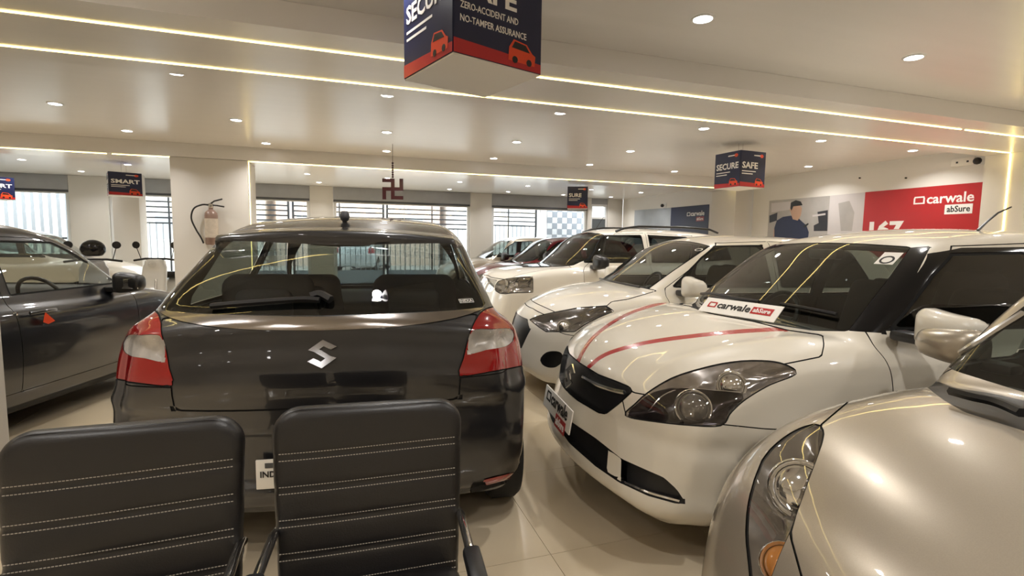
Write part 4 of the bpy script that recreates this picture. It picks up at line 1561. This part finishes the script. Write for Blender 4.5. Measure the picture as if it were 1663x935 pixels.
def make_chair(label):
    t = thing('waiting_chair', label, 'chair', group='black waiting chairs in front')
    Mb = Matrix.Translation((0, 0.03, 0.662)) @ Matrix.Rotation(math.radians(-6), 4, 'X')
    b = link('backrest', BACK_ME, t)
    b.matrix_local = Mb
    st = MB()
    for z0 in ROWS:
        for dz in (-.0095, .0095):
            n = 62
            for k in range(n):
                xa = -BW + .012 + (2 * BW - .024) * k / n
                zz = z0 + dz + 0.006 * math.sin(xa * 5)
                yy = -(BT + 0.006 * math.cos(xa * 6) - .0016) - .0003
                st.box(xa, xa + .0052, yy - .0010, yy + .0012, zz - .0009, zz + .0009)
    so = st.build('stitching', threadM, b)
    so['kind'] = 'stuff'
    pp = []
    for k in range(41):
        a = math.pi * k / 40
        cc = (BW - .072 if a < math.pi / 2 else -BW + .072)
        pp.append((cc + .070 * math.cos(a), -BT + .010, BH - .075 + .070 * math.sin(a)))
    MB().tube(pp, .0022, 6).build('piping', leatherM, b)

    def seat_fn(x, y, z):
        return rbox(x, y, z + .3 * (x * x) * .2, (0, -.23, .435), (.25, .235, .045), .042)
    so = solid('seat', seat_fn, (-.3, -.52, .34), (.3, .05, .52), .02, leatherM)
    link('seat', so, t)
    for sd in (1, -1):
        X = sd * .252
        arm = MB().tube([(X * .80, .05, .50), (X * .97, .04, .56), (X, .03, .61), (X, -.02, .625), (X, -.35, .622), (X, -.42, .60), (X, -.44, .50), (X, -.44, .014)], .0125, 10)
        a_ = arm.build('arm', chromeM, t)
        MB().box(X - .022, X + .022, -.40, -.205, .616, .648).build('arm_pad', blackM, a_, bevel=.01)
        MB().tube([(X, -.44, .014), (X, -.20, .014), (X, .12, .014)], .0125, 8).build('leg', satinM, t)
        MB().tube([(X, .10, .014), (X * .93, .08, .30), (X * .80, .06, .50)], .0125, 8).build('leg', satinM, t)
        MB().tube([(X * .95, -.05, .375), (X * .95, -.44, .375)], .011, 8).build('seat_rail', satinM, t)
    MB().tube([(-.252, -.43, .375), (.252, -.43, .375)], .011, 8).build('cross_bar', satinM, t)
    MB().tube([(-.26, -.05, .375), (.26, -.05, .375)], .011, 8).build('cross_bar', satinM, t)
    return t


ch = make_chair('black stitched waiting chair on the left, cut by the photo edge')
ch.location = (-.512, 1.425, 0)
ch.rotation_euler.z = math.radians(-1)
c2 = copy_tree(ch)
c2['label'] = 'black stitched waiting chair on the right, in front of the number plate'
c2.location = (.070, 1.425, 0)
c2.rotation_euler.z = math.radians(-5)


# ================================================================== HANGING SIGN BOXES
def sign_box(label, pos, yaw, s_, h_, front, sideface, cord=True, sub=None, sub2=None, ztop=ZC, dusk_side=False):
    t = thing('hanging_sign_box', label, 'sign', pos, yaw, group='hanging navy sign boxes')
    hw = s_ / 2
    bx('box_body', navyM, t, -hw, hw, -hw, hw, 0, h_)
    bx('box_base', whiteM, t, -hw + .003, hw - .003, -hw + .003, hw - .003, -.006, 0)
    faces = [(front, sub, frame((-hw, -hw, 0), (1, 0, 0), (0, 0, 1))), (sideface, sub2, frame((-hw, hw, 0), (0, -1, 0), (0, 0, 1)))]
    for i, (word, sb, Mf) in enumerate(faces):
        pnl = MB().box(.002, s_ - .002, .002, h_ - .002, 0, .0015, Mf).build('print_panel', navyM, t)
        MB().prism([(.002, .002), (s_ - .002, .002), (s_ - .002, h_ * .09), (s_ * .5, h_ * .115), (.002, h_ * .13)], .0015, .0025, Mf).build('red_band', redM, t)
        text(word, h_ * .24, textM, t, Mf @ Matrix.Translation((s_ * .07, h_ * .52, .002)), bold=h_ * .006, width=s_ * (.86 if len(word) > 4 else .62), depth=.001)
        for k, ln in enumerate(sb or ()):
            text(ln, h_ * .085, textM, t, Mf @ Matrix.Translation((s_ * .07, h_ * (.40 - .115 * k), .002)), bold=h_ * .0005, width=s_ * (.64, .74)[k], depth=.0008)
        if not sb:
            for k in range(2):
                MB().box(s_ * .07, s_ * (.62, .5)[k], h_ * (.42 - .07 * k), h_ * (.445 - .07 * k), .0015, .0022, Mf).build('small_print', textM, t)
        # corner logo and little car picture
        MB().box(s_ * .52, s_ * .80, h_ * .87, h_ * .90, .0015, .0025, Mf).build('logo_line', textM, t)
        MB().prism([(s_ * .83 + s_ * .07 * math.cos(a), h_ * .88 + h_ * .05 * math.sin(a)) for a in np.linspace(0, 2 * math.pi, 13)[:-1]], .0015, .0025, Mf).build('logo_disc', orangeM, t)
        cx, cz, k = s_ * .60, h_ * .06, s_ * .30
        MB().prism([(cx, cz), (cx + k * 1.05, cz - .002), (cx + k * 1.08, cz + k * .30), (cx + k * .95, cz + k * .36), (cx + k * .72, cz + k * .60), (cx + k * .2, cz + k * .66), (cx + k * .02, cz + k * .40)], .0025, .0035, Mf).build('car_picture', orangeM, t)
        MB().prism([(cx + k * .12, cz + k * .40), (cx + k * .85, cz + k * .36), (cx + k * .68, cz + k * .56), (cx + k * .24, cz + k * .61)], .0035, .004, Mf).build('car_picture_glass', blackM, t)
        for wx in (.25, .82):
            MB().prism([(cx + k * wx + k * .11 * math.cos(a), cz + k * .05 + k * .11 * math.sin(a)) for a in np.linspace(0, 2 * math.pi, 13)[:-1]], .0035, .0042, Mf).build('car_picture_wheel', blackM, t)
    if cord:
        for dx in (-.035, .035):
            MB().tube([(dx, 0, h_), (dx, 0, ztop - pos[2] - .001)], .003, 6).build('hanging_cord', satinM, t)
    return t


ca, sa = math.cos(math.radians(18)), math.sin(math.radians(18))
S = 0.445
nc = Vector((.43, 2.04, 0))
sign_box('large navy sign box hanging close above, reading SAFE zero-accident and no-tamper assurance', tuple(nc + Vector((ca * S / 2 - sa * S / 2, sa * S / 2 + ca * S / 2, 2.152))), math.radians(18), S, .44, 'SAFE', 'SECURE',
         sub=('ZERO-ACCIDENT AND', 'NO-TAMPER ASSURANCE'))
S = 0.41
ca, sa = math.cos(math.radians(4)), math.sin(math.radians(4))
nc = Vector((4.60, 5.07, 0))
sign_box('navy sign box reading SECURE and SAFE above the white hatchbacks', tuple(nc + Vector((ca * S / 2 - sa * S / 2, sa * S / 2 + ca * S / 2, 2.115))), math.radians(4), S, .43, 'SAFE', 'SECURE')
for px, py, d, s_, h_, wd, lb, ex in ((204, 298.5, 8.7, .46, .385, 'SMART', 'navy sign box reading SMART left of the extinguisher column', 4), (938, 320.5, 9.5, .375, .40, 'SURE', 'small navy sign box reading SURE above the white SUV', 0),
                                   (-6, 304.5, 8.6, .46, .37, 'SMART', 'navy sign box cut off by the left photo edge', 14)):
    P = CP + ray(px, py) * d
    yaw = -math.atan2(P[0], P[1]) + math.radians(ex)
    sign_box(lb, (P[0] + s_ * .5 * -math.sin(yaw) * 1, P[1] + s_ * .5 * math.cos(yaw), P[2] - h_ / 2), yaw, s_, h_, wd, wd)


# ================================================================== WALL BANNERS
def wp(px, py, x, off=0.0):
    p = onx(px, py, x)
    return (p[1], p[2])


def wall_poly(name, m, parent, pts, x, t0, t1):
    """thin printed shape on the right wall (outline in wall coordinates y,z)"""
    Mf = frame((x, 0, 0), (0, -1, 0), (0, 0, 1))
    return MB().prism([(-a, b) for a, b in pts], t0, t1, Mf).build(name, m, parent)


XB = XR - 0.001
ZBOT = 1.25
bn = thing('wall_banner', 'long wall banner with red panel, white dealer wordmark and a man with phone', 'banner', (0, 0, 0))
greyprint = mat('grey_photo_print', rgb(176, 172, 168), 0.35, var=0.25, vscale=3)
paleprint = mat('pale_photo_print', rgb(205, 200, 200), 0.35, var=0.1, vscale=2)
wall_poly('red_panel', redM, bn, [(5.82, ZBOT), (4.285, ZBOT), (4.285, 2.237), (5.82, 2.237)], XB, 0, .006)
wall_poly('pale_panel', paleprint, bn, [(6.42, ZBOT), (5.821, ZBOT), (5.821, 2.236), (6.42, 2.230)], XB, 0, .006)
wall_poly('photo_panel', greyprint, bn, [(7.68, ZBOT), (6.421, ZBOT), (6.421, 2.228), (7.68, 2.232)], XB, 0, .006)
pxp = lambda L: [wp(a, b, XB) for a, b in L]
dk = mat('dark_photo_print', rgb(46, 46, 52), .35, var=.2)
wall_poly('photo_patch', paleprint, bn, pxp([(1253, 330), (1285, 327), (1285, 340), (1253, 345)]), XB, .006, .0065)
wall_poly('photo_patch', dk, bn, pxp([(1250, 350), (1263, 345), (1262, 358), (1250, 362)]), XB, .006, .0068)
wall_poly('photo_patch', dk, bn, pxp([(1328, 344), (1345, 341), (1344, 375), (1322, 375), (1322, 366), (1330, 362)]), XB, .006, .0068)
wall_poly('photo_patch', paleprint, bn, pxp([(1320, 349), (1341, 346), (1341, 349), (1320, 352)]), XB, .0068, .0072)
wall_poly('man_arm', mat('skin_print', rgb(196, 160, 136), .4), bn, pxp([(1257, 372), (1264, 366), (1268, 385), (1256, 390)]), XB, .006, .0066)
wall_poly('man_shirt', navyM, bn, pxp([(1262, 358), (1272, 352), (1285, 350), (1298, 355), (1310, 366), (1314, 377), (1312, 392), (1258, 392), (1258, 370)]), XB, .0067, .0074)
wall_poly('man_face', MATS['skin_print'], bn, pxp([(1283, 340), (1288, 332), (1298, 331), (1303, 338), (1301, 350), (1296, 358), (1288, 356)]), XB, .0075, .0082)
wall_poly('man_hair', blackM, bn, pxp([(1284, 338), (1285, 329), (1293, 325), (1301, 327), (1304, 333), (1297, 334), (1289, 335), (1286, 342)]), XB, .0083, .009)
wall_poly('man_phone', blackM, bn, pxp([(1305, 367), (1313, 362), (1314, 364), (1307, 370)]), XB, .0083, .009)
wall_poly('photo_patch', greyprint, bn, pxp([(1362, 330), (1380, 326), (1388, 345), (1384, 375), (1366, 375)]), XB, .006, .0065)
pA, pB = wp(1484, 332, XB), wp(1582, 330, XB)
carwale(bn, frame((XB - .0075, pA[0], pA[1] - .0), (0, -1, 0), (0, 0, 1)), pA[0] - pB[0], textM, textM, blackTextM, stack=True)
q = wp(1412, 376, XB)
text('167', .30, textM, bn, frame((XB - .0075, q[0], q[1] - .07), (0, -1, 0), (0, 0, 1)), bold=.014, width=.50)
b2 = thing('wall_banner', 'navy and pale dealer banner on the far right wall past the pillar', 'banner', (0, 0, 0))
XB2 = 7.949
wall_poly('pale_panel', mat('hazy_photo_print', rgb(160, 166, 172), .35, var=.3, vscale=2), b2, [(12.75, ZBOT), (11.06, ZBOT), (11.06, 2.30), (12.75, 2.32)], XB2, 0, .006)
wall_poly('navy_panel', navyM, b2, [(11.059, ZBOT), (9.65, ZBOT), (9.65, 2.295), (11.059, 2.30)], XB2, 0, .006)
pA, pB = wp(1116, 351, XB2), wp(1150, 349, XB2)
carwale(b2, frame((XB2 - .0075, pA[0], pA[1]), (0, -1, 0), (0, 0, 1)), pA[0] - pB[0] - .12, textM, mat('dull_red_tag', rgb(150, 60, 66), .4), textM, stack=True)


def cctv(label, P, side):
    t = thing('security_camera', label, 'camera', P, 0)
    bx('mount_plate', ringM, t, -.012, 0, -.05, .05, -.05, .05, bevel=.003)
    MB().tube([(-.012, 0, 0), (-.07, 0, -.01)], .012, 8).build('arm', ringM, t)
    MB().lathe([(.001, .045), (.03, .036), (.044, .012), (.044, -.012), (.03, -.036), (.001, -.045)], 16, Matrix.Translation((-.10, 0, -.015))).build('camera_dome', blackM, t)


p_ = onx(1596, 260, XR)
cctv('small dark dome security camera above the red banner end', (XR - .001, p_[1], p_[2]), 1)
p_ = onx(1081, 333, 7.95)
cctv('small dark security camera above the far navy banner', (7.949, p_[1], p_[2]), 1)
p_ = onx(1583, 261, XR)
jb = thing('junction_box', 'small white socket box on the wall left of the dome camera', 'socket', (XR - .001, p_[1] + .12, p_[2]))
bx('box_body', whiteM, jb, -.03, 0, -.13, .13, -.05, .05, bevel=.006)
for dy in (-.06, .06):
    bx('socket', blackM, jb, -.032, -.03, dy - .012, dy + .012, -.012, .012)
for px, py in ((1397, 289), (1472, 289)):
    p_ = onx(px, py, XR)
    setp(MB().lathe([(.012, 0), (.012, .02), (.001, .024)], 10, Matrix.Translation((XR - .0005, p_[1], p_[2])) @ Matrix.Rotation(-math.pi / 2, 4, 'Y')).build('wall_hook', blackM, None),
         'small dark hook on the wall above the ' + ('pale part' if px < 1450 else 'red part') + ' of banner', 'hook')

# ================================================================== FIRE EXTINGUISHER, ORNAMENT
YC = 8.118
fe = thing('fire_extinguisher', 'fire extinguisher hung on the white column behind the grey hatchback', 'extinguisher', (-1.68, YC - .085, 1.30))
feM = mat('faded_red_enamel', rgb(138, 112, 100), .35, coat=.4, var=.1)
MB().lathe([(.001, 0), (.07, 0), (.082, .015), (.082, .40), (.075, .44), (.045, .475), (.028, .485), (.028, .52)], 24).build('cylinder', feM, fe)
MB().lathe([(.0832, .10), (.0832, .36)], 24).build('paper_label', mat('aged_label', rgb(196, 184, 168), .5, var=.2, vscale=30), fe)
MB().lathe([(.03, .51), (.034, .515), (.034, .56), (.02, .57), (.001, .57)], 14).build('valve', satinM, fe)
MB().tube([(0, -.0, .565), (.05, -.02, .60), (.15, -.03, .63)], .011, 8).build('lever', blackM, fe)
MB().tube([(0, 0, .545), (.08, -.02, .54), (.17, -.03, .525)], .010, 8).build('handle', blackM, fe)
MB().tube([tuple(p) for p in cr_open([(-.02, 0, .545), (-.10, -.02, .545), (-.20, -.02, .49), (-.235, -.02, .36), (-.19, -.02, .22), (-.13, -.02, .10), (-.10, -.02, 0.02)], 6)], .011, 8).build('hose', blackM, fe)
bx('wall_bracket', satinM, fe, -.03, .03, .078, .084, .30, .45)
YO = 7.05
P = CP + ray(638, 307) * (YO / ray(638, 307)[1])
orn = thing('hanging_ornament', 'maroon Hindu swastika ornament hanging on a beaded cord from the ceiling', 'ornament', tuple(P))
ornM = mat('maroon_lacquer', rgb(62, 6, 20), .3, coat=.4, var=.12, vscale=20)
u = .285 / 5
ob = MB()
Mo = frame((0, 0, 0), (.95, -.3, 0), (0, 0, 1))
ob.box(-.42 * u, .42 * u, -2.42 * u, 2.42 * u, -.008, .008, Mo).box(-2.42 * u, -.42 * u, -.42 * u, .42 * u, -.008, .008, Mo).box(.42 * u, 2.42 * u, -.42 * u, .42 * u, -.008, .008, Mo)
ob.box(-2.42 * u, -.42 * u, 1.58 * u, 2.42 * u, -.008, .008, Mo).box(.42 * u, 2.42 * u, -2.42 * u, -1.58 * u, -.008, .008, Mo)
ob.box(-2.42 * u, -1.58 * u, -2.42 * u, -.42 * u, -.008, .008, Mo).box(1.58 * u, 2.42 * u, .42 * u, 2.42 * u, -.008, .008, Mo)
ob.build('emblem', ornM, orn)
MB().tube([(0, 0, 2.42 * u), (0, 0, ZC - P[2] - .001)], .003, 6).build('cord', blackM, orn)
for k in range(7):
    bo = ball('bead', ornM, orn, (0, 0, 2.42 * u + .022 + k * .03), .015, seg=10)

# ================================================================== SCOOTERS, HELMET
def scooter(label, loc, rz, m):
    t = thing('scooter', label, 'scooter', loc, rz, group='scooters parked by the street windows')

    def shell(x, y, z):
        shield = rbox(x + (z - .6) * .25, y, z, (.50, 0, .62), (.05, .19 - .06 * np.abs(z - .55), .34), .045)
        nose = rbox(x, y, z, (.40, 0, .98), (.10, .13, .075), .06)
        rear = rbox(x - (z - .5) * -.1, y, z, (-.42, 0, .58), (.36, .15, .16), .12)
        deck = rbox(x, y, z, (.12, 0, .33), (.36, .14, .05), .04)
        return smin(smin(smin(shield, nose, .06), deck, .06), rear, .08)
    link('body', solid('body', shell, (-.95, -.35, .1), (.8, .35, 1.2), .03, m), t)

    def st(x, y, z):
        return rbox(x, y, z - .03 * np.sin(x * 4), (-.35, 0, .79), (.38, .13, .05), .045)
    link('saddle', solid('saddle', st, (-.85, -.2, .65), (.15, .2, .95), .03, matteM), t)
    MB().tube([(.34, -.33, 1.03), (.38, -.15, 1.06), (.38, .15, 1.06), (.34, .33, 1.03)], .016, 8).build('handlebar', blackM, t)
    for sd in (1, -1):
        MB().tube([(.36, sd * .22, 1.06), (.38, sd * .26, 1.22)], .006, 6).build('mirror_stalk', blackM, t)
        MB().lathe([(.001, .01), (.05, .008), (.055, 0), (.05, -.012), (.001, -.014)], 16, Matrix.Translation((.38, sd * .27, 1.27)) @ Matrix.Rotation(math.pi / 2, 4, 'Y')).build('mirror', blackM, t)
    for cx in (.66, -.60):
        Mx = Matrix.Translation((cx, 0, .22)) @ Matrix.Rotation(math.pi / 2, 4, 'X')
        w_ = MB().lathe([(.13, -.04), (.19, -.045), (.22, -.02), (.22, .02), (.19, .045), (.13, .04), (.13, -.04)], 28, Mx).build('wheel', matteM, t)
        MB().lathe([(.001, .03), (.12, .03), (.131, .036), (.131, -.036), (.12, -.03), (.001, -.03)], 20, Mx).build('rim', rimM, w_)
    MB().tube([(.66, .06, .22), (.58, .07, .5), (.50, .05, .75)], .02, 8).build('fork', satinM, t)
    ball('headlamp', lensM, t, (.49, 0, .98), .06, seg=16)
    return t


scM = mat('grey_scooter_paint', rgb(150, 150, 150), .3, coat=.8)
hp = CP + ray(150, 388) * 7.3
ho = Matrix.Rotation(math.radians(-70), 3, 'Z') @ Vector((.40, 0, 0))
s1 = scooter('grey scooter by the left column with a black helmet on it', (hp[0] - ho.x, hp[1] - ho.y, 0), math.radians(-70), scM)
s2 = scooter('white scooter parked beside the extinguisher column', (-2.64, 9.6, 0), math.radians(-100), mat('white_scooter_paint', rgb(215, 213, 208), .3, coat=.8))


def helm(x, y, z):
    d_ = np.sqrt((x / 1.12) ** 2 + y * y + (z / 1.0) ** 2) - .135
    d_ = smax(d_, -(z + .10), .02)
    return d_


hm = link('helmet', solid('helmet', helm, (-.22, -.2, -.2), (.22, .2, .2), .02, black_gloss), None)
setp(hm, 'black riding helmet resting on top of the grey scooter', 'helmet')
hm.location = (hp[0], hp[1], 1.21)

# ================================================================== STREET OUTSIDE
gnd = struct(bx('street_ground', mat('pale_paving', rgb(196, 192, 186), .8, var=.1, vscale=2, bump=.2), None, -30, 30, YF + .31, 60, -.08, -.01))
barM = mat('grey_gate_steel', rgb(142, 146, 150), .5, var=.1)
barD = mat('dark_gate_steel', rgb(28, 31, 35), .6, var=.1)


def gate(label, x0, x1, y, zt, split=1.75, style='h', m=barM):
    t = thing('steel_gate', label, 'gate', ((x0 + x1) / 2, y, -.01), group='steel gates along the street')
    hw = (x1 - x0) / 2
    for xx in (-hw, hw - .06):
        bx('post', barD, t, xx, xx + .06, -.03, .03, 0, zt)
    if style == 'h':
        bx('rail', barD, t, -hw + .06, hw - .06, -.02, .02, zt - .07, zt - .02)
        z = split
        bm_ = None
        while z < zt - .12:
            if bm_ is None:
                o = bx('rail', barD, t, -hw + .06, hw - .06, -.02, .02, 0, .042)
                bm_ = o.data
            else:
                o = link('rail', bm_, t)
            o.location.z = z
            z += .145
        bm_ = None
        n = int((2 * hw - .2) / .14)
        for k in range(n):
            xx = -hw + .12 + (2 * hw - .24) * k / max(1, n - 1)
            if bm_ is None:
                o = bx('bar', m, t, -.012, .012, -.012, .012, .1, split)
                bm_ = o.data
            else:
                o = link('bar', bm_, t)
            o.location.x = xx
        bx('kick_plate', m, t, -hw + .06, hw - .06, -.01, .01, .02, .45)
        bx('stile', barD, t, -.02, .02, -.018, .018, .45, zt - .07)
    else:
        bm_ = None
        n = int((2 * hw - .1) / .17)
        for k in range(n):
            xx = -hw + .12 + (2 * hw - .24) * k / max(1, n - 1)
            if bm_ is None:
                o = bx('bar', m, t, -.035, .035, -.012, .012, .1, zt - .05)
                bm_ = o.data
            else:
                o = link('bar', bm_, t)
            o.location.x = xx
        for zz in (.12, 1.3, zt - .10):
            bx('rail', barD, t, -hw + .06, hw - .06, .014, .04, zz, zz + .05)
    return t


YG = 16.4
gx = lambda px: ony(px, 340, YG)[0]
gate('white barred fence seen behind the dark sedan', gx(-60), gx(118), YG, 2.95, style='v')
gate('slatted steel gate seen left of the extinguisher column', gx(200), gx(345), YG, 3.0)
gate('slatted steel gate seen right of the extinguisher column', gx(350), gx(470), YG, 2.95)
gate('slatted steel gate leaf above the left half of grey hatchback roof', gx(474), gx(624), YG, 2.95)
gate('slatted steel gate leaf above the right half of grey hatchback roof', gx(627), gx(772), YG, 2.95)
gate('slatted steel gate left of the checked panel', gx(778), gx(872), YG, 2.9, split=1.9)
# checked screen panel
cw = thing('checked_screen', 'grey and white checked panel screen outside beside the street door', 'screen', (ony(889, 350, 14.6)[0], 14.6, -.01))
ckA, ckB = mat('check_white', rgb(222, 224, 228), .5), mat('check_grey', rgb(150, 156, 164), .5)
bx('backing', barD, cw, 0, 1.5, .02, .05, 0, 2.5)
tmA = tmB = None
for i in range(9):
    for j in range(14):
        mA = (i + j) % 2 == 0
        me_ = tmA if mA else tmB
        if me_ is None:
            o = bx('panel_tile', ckA if mA else ckB, cw, .003, .163, 0, .02, .003, .175)
            if mA:
                tmA = o.data
            else:
                tmB = o.data
        else:
            o = link('panel_tile', me_, cw)
        o.location = (i * .1665, 0, .05 + j * .175)


def house(label, x0, x1, y, h_, m, wins, dep=6):
    t = thing('building', label, 'building', ((x0 + x1) / 2, y, -.02))
    hw = (x1 - x0) / 2
    bx('wall', m, t, -hw, hw, 0, dep, 0, h_)
    bx('parapet', framM, t, -hw - .1, hw + .1, -.1, dep, h_, h_ + .25)
    nx, nz, wz0 = wins
    for i in range(nx):
        for j in range(nz):
            xx = -hw + 2 * hw * (i + .5) / nx
            zz = wz0 + j * 2.2
            f = bx('window_frame', framM, t, xx - .5, xx + .5, -.05, 0, zz, zz + 1.2)
            bx('pane', mat('far_pane', rgb(150, 156, 160), .15), f, xx - .42, xx + .42, -.06, -.05, zz + .08, zz + 1.12)
    return t


house('cream building with white window frames across the street at left', -14, -3.5, 27, 7.5, mat('cream_render', rgb(226, 222, 212), .8), (4, 3, 1.2))
house('peach coloured building across the street in the middle', -3, 5.2, 28, 6.5, mat('peach_render', rgb(236, 210, 194), .8), (3, 2, 1.4))
house('white building with small windows across the street at right', 5.6, 17, 26, 8, mat('white_render', rgb(232, 232, 230), .8), (5, 3, 1.2))


def far_car(name, label, pose, pm_, spec=None, tail=False):
    c = Car(name, label, pose, spec or base_spec(), pm_, 0.045)
    c.reg('windshield', c.gfv([(-.3, 1.02), (.68, 1.03), (.56, 1.40), (.3, 1.43), (-.3, 1.44)], 0.30), tintM, one=True)
    c.reg('rear_window', c.gfv([(-.3, 1.10), (.62, 1.10), (.52, 1.38), (-.3, 1.40)], -1.2), blackM, one=True)
    std_side_glass(c, tintM)
    if tail:
        c.reg('tail_lamp', c.gfv([(.60, .80), (.62, 1.05), (.95, 1.05), (.95, .80)], -1.5, smooth=0), tailRedM)
    c.build()
    return c


streetP = paint('bright_silver_paint', rgb(196, 198, 200), metal=.3, rough=.3)
far_car('hatchback_car', 'white car parked by the window beyond the extinguisher column', (-5.35, 11.25, 0), whiteP2)
far_car('hatchback_car', 'white car parked outside behind the dark sedan roof', (-7.9, 15.0, 3), whiteP2)
P = CP + ray(592, 430) * 23
far_car('hatchback_car', 'silver car with red tail lamps out on the street, seen through rear window', (P[0], P[1], 74), streetP, tail=True)
